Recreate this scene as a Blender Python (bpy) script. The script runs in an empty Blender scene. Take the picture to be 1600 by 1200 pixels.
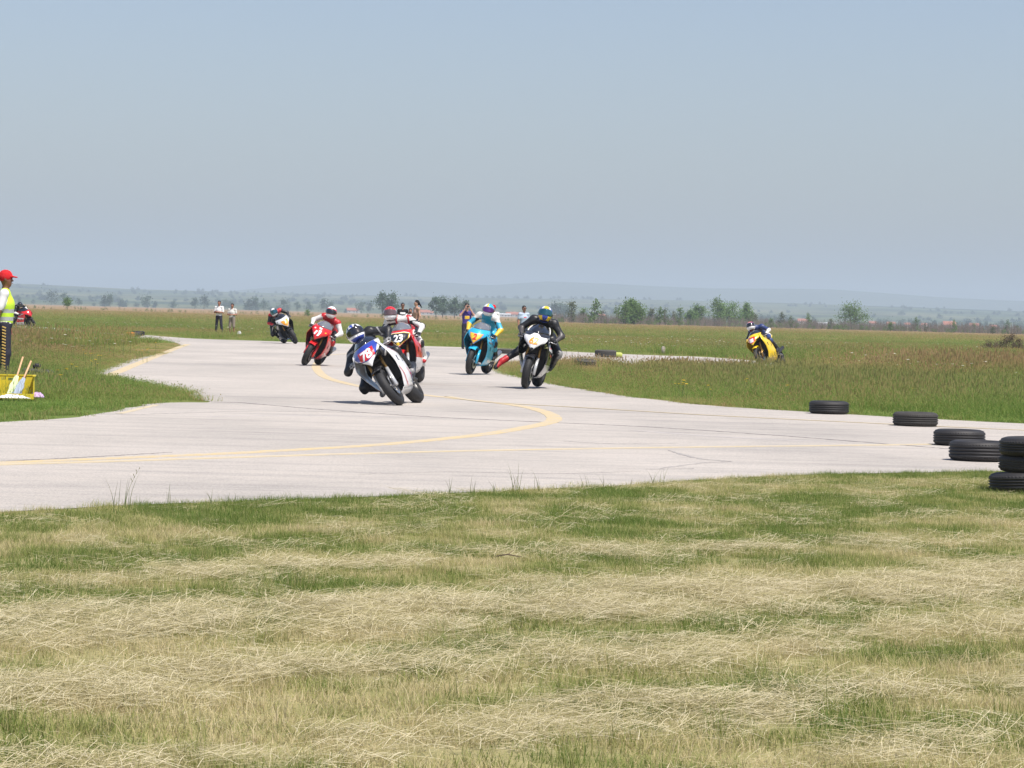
import bpy, bmesh, math, random
import numpy as np
from mathutils import Vector, Matrix, Euler
from mathutils.geometry import tessellate_polygon
R = math.radians
random.seed(7); rng = np.random.default_rng(7)
scene = bpy.context.scene
C = scene.collection

# ------------------------------------------------------------------ camera, sky, sun, exposure
CAM_H = 1.3; FPX = 4444.0; PITCH = 1.372; ROLL = 1.5
camd = bpy.data.cameras.new('camera'); cam = bpy.data.objects.new('camera', camd); C.objects.link(cam)
camd.sensor_width = 36; camd.lens = 36 * FPX / 1600; camd.clip_start = .5; camd.clip_end = 60000
RM = Matrix.Rotation(R(90 - PITCH), 3, 'X') @ Matrix.Rotation(R(ROLL), 3, 'Z')
cam.matrix_world = Matrix.Translation((0, 0, CAM_H)) @ RM.to_4x4()
scene.camera = cam

SUN_EL, SUN_AZ = 62, -48          # azimuth measured from +X towards +Y
sdir = Vector((math.cos(R(SUN_EL)) * math.cos(R(SUN_AZ)), math.cos(R(SUN_EL)) * math.sin(R(SUN_AZ)), math.sin(R(SUN_EL))))
world = bpy.data.worlds.new('World'); scene.world = world; world.use_nodes = True
wn = world.node_tree; bg = wn.nodes['Background']
sky = wn.nodes.new('ShaderNodeTexSky'); sky.sky_type = 'NISHITA'; sky.sun_disc = False
sky.sun_elevation = R(SUN_EL); sky.sun_rotation = R(90 - SUN_AZ)
sky.altitude = 0; sky.air_density = 1.0; sky.dust_density = 1.8; sky.ozone_density = 2.2
tint = wn.nodes.new('ShaderNodeMix'); tint.data_type = 'RGBA'; tint.blend_type = 'MULTIPLY'; tint.inputs[0].default_value = 1; tint.inputs[7].default_value = (1.0, .95, .995, 1)
wn.links.new(sky.outputs[0], tint.inputs[6]); wn.links.new(tint.outputs[2], bg.inputs[0]); bg.inputs[1].default_value = 0.104
sl = bpy.data.lights.new('sun', 'SUN'); sl.energy = 4.5; sl.angle = R(.53); sl.color = (1, .94, .86)
so = bpy.data.objects.new('sun', sl); C.objects.link(so); so.rotation_euler = sdir.to_track_quat('Z', 'Y').to_euler()
scene.view_settings.view_transform = 'Standard'; scene.view_settings.look = 'None'
scene.view_settings.exposure = 0.40; scene.view_settings.gamma = 1; scene.view_settings.use_curve_mapping = False

# ------------------------------------------------------------------ where a sight line meets the ground
def ray(px, py): return RM @ Vector(((px - 800) / FPX, (600 - py) / FPX, -1))
def G(px, py):
    d = ray(px, py); t = CAM_H / -d.z
    return Vector((d.x * t, d.y * t, 0))
def hor(px): return 493.5 + math.tan(R(ROLL)) * (px - 800)
def P(px, dist, z=0.):           # ground position at a given distance, in the direction of column px
    d = ray(px, hor(px)); return Vector((d.x / d.y * dist, dist, z))
def Pz(px, py, dist):
    d = ray(px, py); return Vector((d.x / d.y * dist, dist, CAM_H + d.z / d.y * dist))

# ------------------------------------------------------------------ helpers
def tag(o, label=None, cat=None, group=None, kind=None):
    if label: o['label'] = label
    if cat: o['category'] = cat
    if group: o['group'] = group
    if kind: o['kind'] = kind
    return o
def empty(name, label, cat, M=None, group=None):
    o = bpy.data.objects.new(name, None); C.objects.link(o); o.empty_display_size = .2
    if M is not None: o.matrix_world = M
    return tag(o, label, cat, group)
def link(name, me, mats=None, parent=None, smooth=True, solid=0):
    o = bpy.data.objects.new(name, me); C.objects.link(o)
    if mats is not None and len(me.materials) == 0:
        for m in (mats if isinstance(mats, (list, tuple)) else [mats]): me.materials.append(m)
    if smooth is not None:
        me.polygons.foreach_set('use_smooth', [bool(smooth)] * len(me.polygons))
    if parent: o.parent = parent
    if solid:
        s = o.modifiers.new('thick', 'SOLIDIFY'); s.thickness = solid; s.offset = -1
    return o
def mesh(verts, faces, mi=None, name='m'):
    me = bpy.data.meshes.new(name); me.from_pydata([tuple(v) for v in verts], [], [tuple(int(i) for i in f) for f in faces]); 
    if mi is not None: me.polygons.foreach_set('material_index', [int(i) for i in mi])
    me.update(); return me
def obj(name, verts, faces, mats, parent=None, smooth=True, mi=None, solid=0):
    return link(name, mesh(verts, faces, mi, name), mats, parent, smooth, solid)
class MB:
    def __init__(s): s.v = []; s.f = []; s.mi = []
    def add(s, v, f, m=0):
        n = len(s.v); s.v += [Vector(p) for p in v]; s.f += [[i + n for i in q] for q in f]; s.mi += [m] * len(f); return s
    def box(s, c, d, m=0, rot=None, bev=0):
        c = Vector(c); hx, hy, hz = d[0] / 2, d[1] / 2, d[2] / 2
        v = [Vector((x * hx, y * hy, z * hz)) for z in (-1, 1) for x, y in ((-1, -1), (1, -1), (1, 1), (-1, 1))]
        if rot is not None: v = [rot @ p for p in v]
        return s.add([p + c for p in v], [(3, 2, 1, 0), (4, 5, 6, 7), (0, 1, 5, 4), (1, 2, 6, 5), (2, 3, 7, 6), (3, 0, 4, 7)], m)
    def tube(s, pts, rad, n=8, m=0, cap=True):
        pts = [Vector(p) for p in pts]; rad = rad if isinstance(rad, (list, tuple)) else [rad] * len(pts)
        v = []; f = []; up = Vector((.13, .2, .97))
        for i, p in enumerate(pts):
            t = (pts[min(i + 1, len(pts) - 1)] - pts[max(i - 1, 0)]).normalized()
            a = t.cross(up); a = a if a.length > .05 else t.cross(Vector((1, 0, 0))); a.normalize(); b = t.cross(a)
            for k in range(n):
                w = 2 * math.pi * k / n; v.append(p + (a * math.cos(w) + b * math.sin(w)) * rad[i])
        for i in range(len(pts) - 1):
            for k in range(n):
                k2 = (k + 1) % n; f.append((i * n + k, i * n + k2, i * n + n + k2, i * n + n + k))
        if cap: f.append(tuple(range(n))[::-1]); f.append(tuple(range(len(v) - n, len(v))))
        return s.add(v, f, m)
    def lathe(s, prof, n=32, c=(0, 0, 0), axis='X', m=0, a0=0, a1=360, close=False):
        # prof: (radius, along-axis)
        c = Vector(c); v = []; f = []; full = abs(a1 - a0 - 360) < 1e-6; cols = n if full else n + 1; L = len(prof)
        for k in range(cols):
            w = R(a0 + (a1 - a0) * k / n)
            for r, h in prof:
                if axis == 'X': v.append(c + Vector((h, r * math.cos(w), r * math.sin(w))))
                else: v.append(c + Vector((r * math.cos(w), r * math.sin(w), h)))
        for k in range(n):
            k2 = (k + 1) % cols if full else k + 1
            for i in range(L if close else L - 1):
                j = (i + 1) % L; f.append((k * L + i, k2 * L + i, k2 * L + j, k * L + j))
        return s.add(v, f, m)
    def grid(s, fn, nu, nv, m=0, flip=False):
        v = [fn(i / nu, j / nv) for j in range(nv + 1) for i in range(nu + 1)]; f = []
        for j in range(nv):
            for i in range(nu):
                q = [j * (nu + 1) + i, j * (nu + 1) + i + 1, (j + 1) * (nu + 1) + i + 1, (j + 1) * (nu + 1) + i]
                f.append(q[::-1] if flip else q)
        return s.add(v, f, m if not callable(m) else 0)
    def build(s, name, mats, parent=None, smooth=True, solid=0):
        return obj(name, s.v, s.f, mats, parent, smooth, s.mi, solid)

def nd(nt, t, **kw):
    n = nt.nodes.new(t)
    for k, v in kw.items():
        if k in n.inputs: n.inputs[k].default_value = v
        else: setattr(n, k, v)
    return n
_mc = {}
def mat(name, col, rough=.5, metal=0., var=.12, scale=30., bump=0., coat=0., trans=0., spec=.5, bscale=None):
    if name in _mc: return _mc[name]
    m = bpy.data.materials.new(name); m.use_nodes = True; nt = m.node_tree; b = nt.nodes['Principled BSDF']; _mc[name] = m
    b.inputs['Roughness'].default_value = rough; b.inputs['Metallic'].default_value = metal
    b.inputs['Specular IOR Level'].default_value = spec
    b.inputs['Coat Weight'].default_value = coat; b.inputs['Coat Roughness'].default_value = .08
    tc = nd(nt, 'ShaderNodeTexCoord')
    n = nd(nt, 'ShaderNodeTexNoise', Scale=scale, Detail=3.); nt.links.new(tc.outputs['Object'], n.inputs['Vector'])
    r = nd(nt, 'ShaderNodeMapRange'); r.inputs[3].default_value = 1 - var; r.inputs[4].default_value = 1 + var
    nt.links.new(n.outputs[0], r.inputs[0])
    h = nd(nt, 'ShaderNodeMix', data_type='RGBA', blend_type='MULTIPLY'); h.inputs[0].default_value = 1
    h.inputs[6].default_value = (*col, 1); nt.links.new(r.outputs[0], h.inputs[7]); nt.links.new(h.outputs[2], b.inputs['Base Color'])
    if bump:
        n2 = nd(nt, 'ShaderNodeTexNoise', Scale=bscale or scale * 3, Detail=2.); nt.links.new(tc.outputs['Object'], n2.inputs['Vector'])
        bp = nd(nt, 'ShaderNodeBump', Strength=bump, Distance=.01); nt.links.new(n2.outputs[0], bp.inputs['Height']); nt.links.new(bp.outputs[0], b.inputs['Normal'])
    if trans:
        out = nt.nodes['Material Output']; tr = nd(nt, 'ShaderNodeBsdfTranslucent'); nt.links.new(h.outputs[2], tr.inputs[0])
        mx = nd(nt, 'ShaderNodeMixShader'); mx.inputs[0].default_value = trans
        nt.links.new(b.outputs[0], mx.inputs[1]); nt.links.new(tr.outputs[0], mx.inputs[2]); nt.links.new(mx.outputs[0], out.inputs[0])
    return m

# numpy value noise
_perm = rng.random(65536)
def vnoise(x, y, seed=0):
    xi = np.floor(x).astype(np.int64); yi = np.floor(y).astype(np.int64); fx = x - xi; fy = y - yi
    fx = fx * fx * (3 - 2 * fx); fy = fy * fy * (3 - 2 * fy)
    def h(a, b): return _perm[(a * 7919 + b * 104729 + seed * 15731) % 65536]
    return (h(xi, yi) * (1 - fx) + h(xi + 1, yi) * fx) * (1 - fy) + (h(xi, yi + 1) * (1 - fx) + h(xi + 1, yi + 1) * fx) * fy
def fbm(x, y, o=4, seed=0):
    s = 0; a = .5; t = 0
    for k in range(o): s = s + a * vnoise(x * 2 ** k, y * 2 ** k, seed + k); t += a; a *= .55
    return s / t

# ------------------------------------------------------------------ haze
HZ = MB().box((0, 8000, 109), (22000, 16800, 220)).build('haze', None, None, False)
hm = bpy.data.materials.new('haze_air'); hm.use_nodes = True; nt = hm.node_tree; nt.nodes.remove(nt.nodes['Principled BSDF'])
pv = nd(nt, 'ShaderNodeVolumePrincipled', Density=.00019, Anisotropy=0.); pv.inputs['Color'].default_value = (.76, .90, 1.0, 1)
nt.links.new(pv.outputs[0], nt.nodes['Material Output'].inputs['Volume']); HZ.data.materials.append(hm); tag(HZ, kind='stuff')

# ------------------------------------------------------------------ outline of the tarmac (sight lines -> ground)
def catmull(pts, n=6):
    out = []; L = len(pts)
    for i in range(L - 1):
        p0 = pts[max(i - 1, 0)]; p1 = pts[i]; p2 = pts[i + 1]; p3 = pts[min(i + 2, L - 1)]
        for k in range(n):
            t = k / n
            out.append(.5 * ((2 * p1) + (p2 - p0) * t + (2 * p0 - 5 * p1 + 4 * p2 - p3) * t * t + (3 * p1 - p0 - 3 * p2 + p3) * t ** 3))
    out.append(pts[-1]); return out
near_px = [(-500,838),(-300,822),(0,803),(150,794),(300,787),(450,781),(600,775),(750,769),(900,762),(1000,756),(1100,750),(1200,745),(1300,742),(1450,739),(1600,737),(1800,736),(2200,740)]
right_px = [(2200,695),(2000,682),(1800,672),(1600,662),(1450,655),(1300,646),(1200,640),(1100,633),(1000,622),(940,613),(900,607),(850,598),(800,587),(775,578)]
cut_px = [(762,572),(800,567),(875,567),(960,569),(1040,571),(1100,575),(1150,579),(1200,583),(1300,591),(1600,614),(2000,641)]
far_px = [(2000,630),(1600,606),(1300,582),(1200,566),(1100,558),(1040,556),(950,552.5),(870,548.5),(830,546),(700,542),(560,538),(400,532.5),(300,529),(225,523.5),(150,519),(60,511),(-200,503)]
left_px = [(-200,511.5),(50,517),(150,524),(230,530),(268,534),(283,540),(270,548),(210,561),(165,576),(153,587),(190,592),(240,602),(290,612),(300,620.5),(328,628.5),(285,629),(240,631),(200,638),(120,652),(60,657),(0,660),(-300,672),(-500,680)]
outline = []
for k, seg in enumerate((near_px, right_px, cut_px, far_px, left_px)):
    outline += catmull([G(*p) for p in seg], 5)
def refine(pts, step, amp):
    out = []
    for i, a in enumerate(pts):
        b = pts[(i + 1) % len(pts)]; L = (b - a).length; n = max(1, min(60, int(L / (step * max(1, a.y / 30)))))
        for k in range(n): out.append(a.lerp(b, k / n))
    q = []
    for i, p in enumerate(out):
        t = (out[(i + 1) % len(out)] - out[i - 1]); nrm = Vector((-t.y, t.x, 0)).normalized()
        a = amp * ((fbm(np.array([p.x * 1.3]), np.array([p.y * 1.3]), 4, 5)[0] - .5) * 2)
        q.append(p + nrm * a)
    return q
outline = refine(outline, .18, .13)
OX = np.array([p.x for p in outline]); OY = np.array([p.y for p in outline])
def inside(x, y):
    c = np.zeros(len(x), bool); j = len(OX) - 1
    for i in range(len(OX)):
        if OY[i] != OY[j]:
            m = ((OY[i] > y) != (OY[j] > y)) & (x < (OX[j] - OX[i]) * (y - OY[i]) / (OY[j] - OY[i]) + OX[i]); c ^= m
        j = i
    return c
def edge_dist(x, y):
    d = np.full(len(x), 1e9); st = max(1, len(OX) // 500)
    for i in range(0, len(OX), st): d = np.minimum(d, (x - OX[i]) ** 2 + (y - OY[i]) ** 2)
    return np.sqrt(d)

# ------------------------------------------------------------------ ground sheet
def field_dry(x, y):     # 0 fresh green ... 1 rusty brown, a property of the standing grass
    big = fbm(x / 22 + 3, y / 16 + 9, 4, 11); small = fbm(x / 3.0, y / 6.0, 3, 21)
    base = np.interp(y, [0, 55, 62, 72, 84, 96, 112, 135, 160, 200, 300, 520, 2000], [.14, .14, .28, .52, .60, .34, .30, .36, .44, .38, .56, .84, .9])
    return np.clip(base + (big - .5) * .9 + (small - .5) * .45, 0, 1)
def hay_mask(x, y):
    t = y - .78 * x; w = (fbm(x / 1.6, y / 1.6, 3, 31) - .5) * 1.9
    q = t + w
    b = np.exp(-((q - 12.75) / .8) ** 2) + np.exp(-((q - 10.75) / .50) ** 2) + np.exp(-((q - 9.0) / .36) ** 2) + .9 * np.exp(-((q - 7.5) / .34) ** 2) + .6 * np.exp(-((q - 15.0) / .3) ** 2)
    b = b * (.25 + 1.5 * fbm(x / .5, y / .5, 3, 41)) * (1 - np.clip((y - 16.5) / 1.5, 0, 1))
    return np.clip(b, 0, 1)
ys = np.concatenate([np.linspace(-250, 4, 8), np.geomspace(6, 15800, 330)]); us = np.linspace(-1, 1, 221)
gv = []; 
for y in ys:
    w = 40 + .62 * max(y, 0); gv.append(np.stack([us * w, np.full(len(us), y), np.zeros(len(us))], 1))
gv = np.concatenate(gv); nU = len(us)
ii = np.arange((len(ys) - 1) * (nU - 1)); r_, c_ = ii // (nU - 1), ii % (nU - 1); b_ = r_ * nU + c_
gf = np.stack([b_, b_ + 1, b_ + nU + 1, b_ + nU], 1)
gme = bpy.data.meshes.new('ground'); gme.from_pydata(gv.tolist(), [], gf.tolist())
at = gme.attributes.new('dry', 'FLOAT', 'POINT'); at.data.foreach_set('value', field_dry(gv[:, 0], gv[:, 1]).astype(np.float32))
at = gme.attributes.new('mown', 'FLOAT', 'POINT'); 
ml = (gv[:, 1] < 29).astype(np.float32); at.data.foreach_set('value', ml)
at = gme.attributes.new('hay', 'FLOAT', 'POINT'); at.data.foreach_set('value', (hay_mask(gv[:, 0], gv[:, 1]) * ml).astype(np.float32))
gm = bpy.data.materials.new('ground_soil'); gm.use_nodes = True; nt = gm.node_tree; L = nt.links; b = nt.nodes['Principled BSDF']
b.inputs['Roughness'].default_value = 1; b.inputs['Specular IOR Level'].default_value = .1
geo = nd(nt, 'ShaderNodeNewGeometry')
def noise(sc, det=4., vscale=(1, 1, 1), rough=.6):
    mp = nd(nt, 'ShaderNodeMapping'); mp.inputs['Scale'].default_value = vscale; L.new(geo.outputs['Position'], mp.inputs[0])
    n = nd(nt, 'ShaderNodeTexNoise', Scale=sc, Detail=det, Roughness=rough); L.new(mp.outputs[0], n.inputs['Vector']); return n.outputs[0]
def ramp(src, stops):
    r = nd(nt, 'ShaderNodeValToRGB'); e = r.color_ramp.elements
    while len(e) < len(stops): e.new(.5)
    for el, (p, c) in zip(e, stops): el.position = p; el.color = (*c, 1) if len(c) == 3 else c
    L.new(src, r.inputs[0]); return r.outputs[0]
def mixc(f, a, b_, bt='MIX'):
    m = nd(nt, 'ShaderNodeMix', data_type='RGBA', blend_type=bt)
    if isinstance(f, (int, float)): m.inputs[0].default_value = f
    else: L.new(f, m.inputs[0])
    for s, k in ((a, 6), (b_, 7)):
        if isinstance(s, tuple): m.inputs[k].default_value = (*s, 1)
        else: L.new(s, m.inputs[k])
    return m.outputs[2]
def math_(op, a, b_=None, clamp=False):
    m = nd(nt, 'ShaderNodeMath', operation=op, use_clamp=clamp)
    for s, k in ((a, 0), (b_, 1)):
        if s is None: continue
        if isinstance(s, (int, float)): m.inputs[k].default_value = s
        else: L.new(s, m.inputs[k])
    return m.outputs[0]
def attr(n, t='GEOMETRY'): a = nd(nt, 'ShaderNodeAttribute', attribute_name=n, attribute_type=t); return a.outputs['Fac']
dry = math_('ADD', attr('dry'), math_('MULTIPLY', math_('SUBTRACT', noise(.35, 5., (1, .35, 1)), .5), .55))
fieldc = ramp(dry, [(.0, (.10, .155, .035)), (.35, (.17, .19, .06)), (.6, (.24, .18, .08)), (1, (.31, .20, .125))])
fieldc = mixc(.75, fieldc, ramp(noise(2.5, 4., (1, .4, 1)), [(.3, (.55, .58, .55)), (.7, (1.35, 1.35, 1.25))]), 'MULTIPLY')
mown = ramp(noise(3.2, 6.), [(.3, (.17, .18, .06)), (.55, (.27, .25, .11)), (.75, (.36, .31, .17))])
hayc = ramp(noise(60., 4., (.25, 1, 1)), [(.3, (.26, .23, .11)), (.7, (.46, .41, .24))])
mown = mixc(attr('hay'), mown, hayc)
col = mixc(attr('mown'), fieldc, mown)
L.new(col, b.inputs['Base Color'])
bp = nd(nt, 'ShaderNodeBump', Strength=.6, Distance=.03); L.new(noise(18., 5.), bp.inputs['Height']); L.new(bp.outputs[0], b.inputs['Normal'])
go = link('ground', gme, gm, None, False); tag(go, kind='structure')

# ------------------------------------------------------------------ tarmac, lines, cracks
tri = tessellate_polygon([outline]); 
rv = [Vector((p.x, p.y, .004)) for p in outline]; rf = []
for t in tri:
    a, b2, c2 = (rv[i] for i in t); rf.append(t if (b2 - a).cross(c2 - a).z > 0 else t[::-1])
rm = bpy.data.materials.new('pale_asphalt'); rm.use_nodes = True; nt = rm.node_tree; L = nt.links; b = nt.nodes['Principled BSDF']; geo = nd(nt, 'ShaderNodeNewGeometry')
b.inputs['Roughness'].default_value = .92; b.inputs['Specular IOR Level'].default_value = .25
c0 = ramp(noise(.22, 5., (1, .5, 1)), [(.32, (.355, .332, .305)), (.5, (.435, .402, .364)), (.72, (.49, .453, .410))])
c0 = mixc(.8, c0, ramp(noise(55., 3., (1, 1, 1), .8), [(.28, (.45, .45, .46)), (.5, (1, 1, 1)), (.72, (1.35, 1.33, 1.31))]), 'MULTIPLY')
c0 = mixc(.85, c0, ramp(noise(1.0, 6., (.22, 2.2, 1), .65), [(.30, (.74, .75, .77)), (.5, (1, 1, 1)), (.8, (1.08, 1.07, 1.05))]), 'MULTIPLY')
c0 = mixc(.6, c0, ramp(noise(7., 5., (.3, 1.3, 1), .7), [(.3, (.70, .71, .73)), (.47, (1, 1, 1)), (.8, (1.06, 1.05, 1.03))]), 'MULTIPLY')
L.new(c0, b.inputs['Base Color'])
bp = nd(nt, 'ShaderNodeBump', Strength=.5, Distance=.01); L.new(noise(90., 3.), bp.inputs['Height']); L.new(bp.outputs[0], b.inputs['Normal'])
ro = obj('road', rv, rf, rm, None, False); tag(ro, kind='structure')

def worn(name, col, wear, under=(.44, .40, .365), sc=6.):
    global nt, L, geo
    m = bpy.data.materials.new(name); m.use_nodes = True; nt = m.node_tree; L = nt.links; b = nt.nodes['Principled BSDF']; geo = nd(nt, 'ShaderNodeNewGeometry')
    b.inputs['Roughness'].default_value = .85
    n = math_('ADD', math_('MULTIPLY', noise(sc, 5., (1, 1, 1), .7), .6), math_('MULTIPLY', noise(50., 3.), .4))
    f = nd(nt, 'ShaderNodeMapRange'); f.inputs[1].default_value = wear - .09; f.inputs[2].default_value = wear + .09; L.new(n, f.inputs[0])
    L.new(mixc(f.outputs[0], under, col), b.inputs['Base Color']); return m
yel = worn('worn_yellow_paint', (.54, .425, .22), .46); yel_f = worn('faded_yellow_paint', (.52, .44, .29), .42)
crk = worn('crack_filler', (.15, .14, .135), .45, (.30, .28, .26)); crk_f = worn('faint_crack_dirt', (.25, .24, .23), .47)
rub = worn('rubber_streak', (.37, .35, .335), .5, (.44, .40, .37), 3.)
def strip(name, pxs, width, z, m, jit=0., taper=False, n=8):
    pts = catmull([G(*p) for p in pxs], n); v = []; f = []
    for i, p in enumerate(pts):
        t = pts[min(i + 1, len(pts) - 1)] - pts[max(i - 1, 0)]; nr = Vector((-t.y, t.x, 0)).normalized()
        w = width * (1 + jit * (random.random() - .5)); w *= (min(1, 6 * i / len(pts), 6 * (len(pts) - 1 - i) / len(pts)) * .9 + .1) if taper else 1
        o = nr * (jit * width * (random.random() - .5))
        A_ = p + nr * w / 2 + o; B_ = p - nr * w / 2 + o
        v += [A_ + Vector((0, 0, .0035)), A_ + Vector((0, 0, z)), B_ + Vector((0, 0, z)), B_ + Vector((0, 0, .0035))]
        if i: k = 4 * i; f += [(k - 4 + q, k - 3 + q, k + 1 + q, k + q) for q in range(3)]
    o = obj(name, v, f, m, None, False); tag(o, kind='structure'); return o
strip('road_marking', [(-200,734),(0,724),(150,718),(280,712.5),(400,707),(600,695),(750,680),(830,667),(858,660.5),(866,655),(858,647),(835,639.5),(800,633),(740,626),(670,618.5),(600,610),(548,601),(512,591),(498,581),(494,572),(500,563),(508,554)], .20, .007, yel, .06)
strip('road_marking', [(-200,737),(0,727),(150,722.5),(400,714.5),(700,706),(1000,700.5),(1250,697.5),(1500,694.5)], .15, .009, yel_f, .06)
strip('road_marking', [(700,620),(762,629),(900,637),(1100,649),(1300,659),(1600,673),(1900,684)], .12, .011, yel_f, .05)
strip('road_marking', [(163,590),(182,582.5),(230,562.5),(262,549.5),(293,538)], .22, .007, yel, .06)
strip('road_marking', [(187,646.8),(215,640),(245,633)], .09, .007, yel_f, .2)
strip('road_marking', [(506,556),(535,553.5),(575,552)], .12, .011, yel_f, .05)
strip('road_crack', [(375,629.5),(500,640),(650,650.5),(800,658),(1000,667),(1200,680),(1420,697),(1600,711)], .055, .0064, crk, .9, n=40)
strip('road_crack', [(0,721.5),(100,717),(200,711.5),(268,707.5)], .03, .0064, crk, 1.1, True, n=30)
strip('road_crack', [(1045,704),(1085,716),(1142,722)], .05, .0064, crk_f, .9, True, n=12)
strip('road_crack', [(1010,734),(1085,733)], .03, .0064, crk_f, .9, True, n=12)
strip('road_crack', [(1142,722),(1100,724),(1030,733)], .04, .0064, crk_f, .9, True, n=12)
strip('road_crack', [(190,649),(290,646),(400,643),(560,645)], .035, .0064, crk_f, .9, True, n=12)
strip('road_crack', [(1530,688),(1600,691.5),(1700,696)], .05, .0064, crk_f, .9, True, n=12)
strip('road_crack', [(330,628.6),(352,629.2),(380,629.6)], .05, .0064, crk, .9, True, n=12)
strip('road_crack', [(880,690),(960,694),(1060,693)], .03, .0060, crk_f, .9, True, n=20)
strip('road_crack', [(560,742),(700,738),(860,741),(1000,737)], .02, .0060, crk_f, .9, True, n=20)
strip('skid_mark', [(980,672),(1080,680),(1200,687),(1320,692)], .16, .0054, rub, .3, True)
strip('skid_mark', [(300,652),(420,650),(560,651),(700,653)], .12, .0054, rub, .3, True)
strip('skid_mark', [(360,536.5),(500,541),(640,545),(760,549)], .5, .0054, rub, .3, True)
strip('skid_mark', [(519,547),(526,547.5),(533,548)], .35, .0060, crk_f, .3, True)
strip('skid_mark', [(690,593),(735,595),(780,597)], .12, .0054, rub, .3, True)
# ------------------------------------------------------------------ hills and mountains
def far_sheet(name, y0, y1, crest_px, crest_h_px, yc, amp, m, xw, seed, rows=26, cols=240):
    xs = np.linspace(-xw, xw, cols); yy = np.linspace(y0, y1, rows); X, Y = np.meshgrid(xs, yy)
    pxs = 800 + X / yc * FPX; H = np.interp(pxs, crest_px, crest_h_px) / FPX * yc
    t = np.clip((Y - y0) / (yc - y0), 0, 1); s = t ** 1.15; back = np.clip((Y - yc) / (y1 - yc), 0, 1)
    n = (fbm(X / 900 + 5, Y / 900, 4, seed) - .5)
    Z = (H * s + n * amp * t) * (1 - .6 * back) - 1.0 * (t < 1e-6)
    v = np.stack([X, Y, Z], -1).reshape(-1, 3); k = np.arange((rows - 1) * (cols - 1)); r, c = k // (cols - 1), k % (cols - 1); b0 = r * cols + c
    me = bpy.data.meshes.new(name); me.from_pydata(v.tolist(), [], np.stack([b0, b0 + 1, b0 + cols + 1, b0 + cols], 1).tolist())
    o = link(name, me, m, None, True); tag(o, kind='structure'); return X, Y, Z
hmt = bpy.data.materials.new('hill_pasture'); hmt.use_nodes = True; nt = hmt.node_tree; L = nt.links; b = nt.nodes['Principled BSDF']; geo = nd(nt, 'ShaderNodeNewGeometry')
b.inputs['Roughness'].default_value = 1; b.inputs['Specular IOR Level'].default_value = .05
hc = ramp(noise(.0016, 6., (1, .7, 1)), [(.36, (.03, .055, .02)), (.47, (.085, .11, .045)), (.58, (.15, .155, .075)), (.72, (.20, .175, .11))])
hc = mixc(1., hc, ramp(noise(.006, 4., (1, .5, 1), .7), [(.40, (.4, .45, .4)), (.52, (1, 1, 1)), (.7, (1.2, 1.2, 1.15))]), 'MULTIPLY')
L.new(hc, b.inputs['Base Color'])
HX, HY, HZ_ = far_sheet('hills', 3300, 8800, [-400, 30, 200, 500, 800, 1000, 1200, 1400, 1600, 2000], [30, 31, 27, 27, 30, 33, 34, 33, 30, 26], 7000, 9, hmt, 3600, 3)
mmt = mat('mountain_slope', (.07, .09, .055), 1, 0, .3, .002)
far_sheet('mountains', 8900, 11500, [-400, 300, 400, 500, 640, 760, 850, 950, 1100, 1300, 1450, 1600, 2000], [10, 20, 33, 43, 53, 48, 57, 56, 53, 57, 49, 45, 36], 9800, 10, mmt, 4600, 8, 12, 200)

# ------------------------------------------------------------------ foliage materials and grass tufts
def leafmat(name, stops, trans=.3, inst=None, rough=.7):
    global nt, L, geo
    m = bpy.data.materials.new(name); m.use_nodes = True; nt = m.node_tree; L = nt.links; b = nt.nodes['Principled BSDF']; geo = nd(nt, 'ShaderNodeNewGeometry')
    b.inputs['Roughness'].default_value = rough; b.inputs['Specular IOR Level'].default_value = .25
    f = attr('tint')
    if inst: f = math_('ADD', math_('MULTIPLY', math_('SUBTRACT', f, .5), .7), attr(inst, 'INSTANCER'), True)
    c = ramp(f, stops); L.new(c, b.inputs['Base Color'])
    tr = nd(nt, 'ShaderNodeBsdfTranslucent'); L.new(c, tr.inputs[0]); mx = nd(nt, 'ShaderNodeMixShader'); mx.inputs[0].default_value = trans
    L.new(b.outputs[0], mx.inputs[1]); L.new(tr.outputs[0], mx.inputs[2]); L.new(mx.outputs[0], nt.nodes['Material Output'].inputs[0]); return m
m_field = leafmat('field_grass_blades', [(0, (.11, .20, .035)), (.3, (.21, .31, .065)), (.5, (.32, .31, .11)), (.72, (.40, .27, .13)), (1, (.56, .42, .27))], .45, 'dry')
m_mown = leafmat('mown_grass_blades', [(0, (.11, .18, .035)), (.35, (.25, .29, .08)), (.6, (.42, .39, .17)), (.8, (.54, .46, .25)), (1, (.64, .55, .34))], .45, 'dry')
m_hay = leafmat('hay_straw', [(0, (.20, .17, .07)), (.3, (.40, .36, .18)), (.7, (.57, .51, .32)), (1, (.70, .64, .46))], .3)
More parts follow.
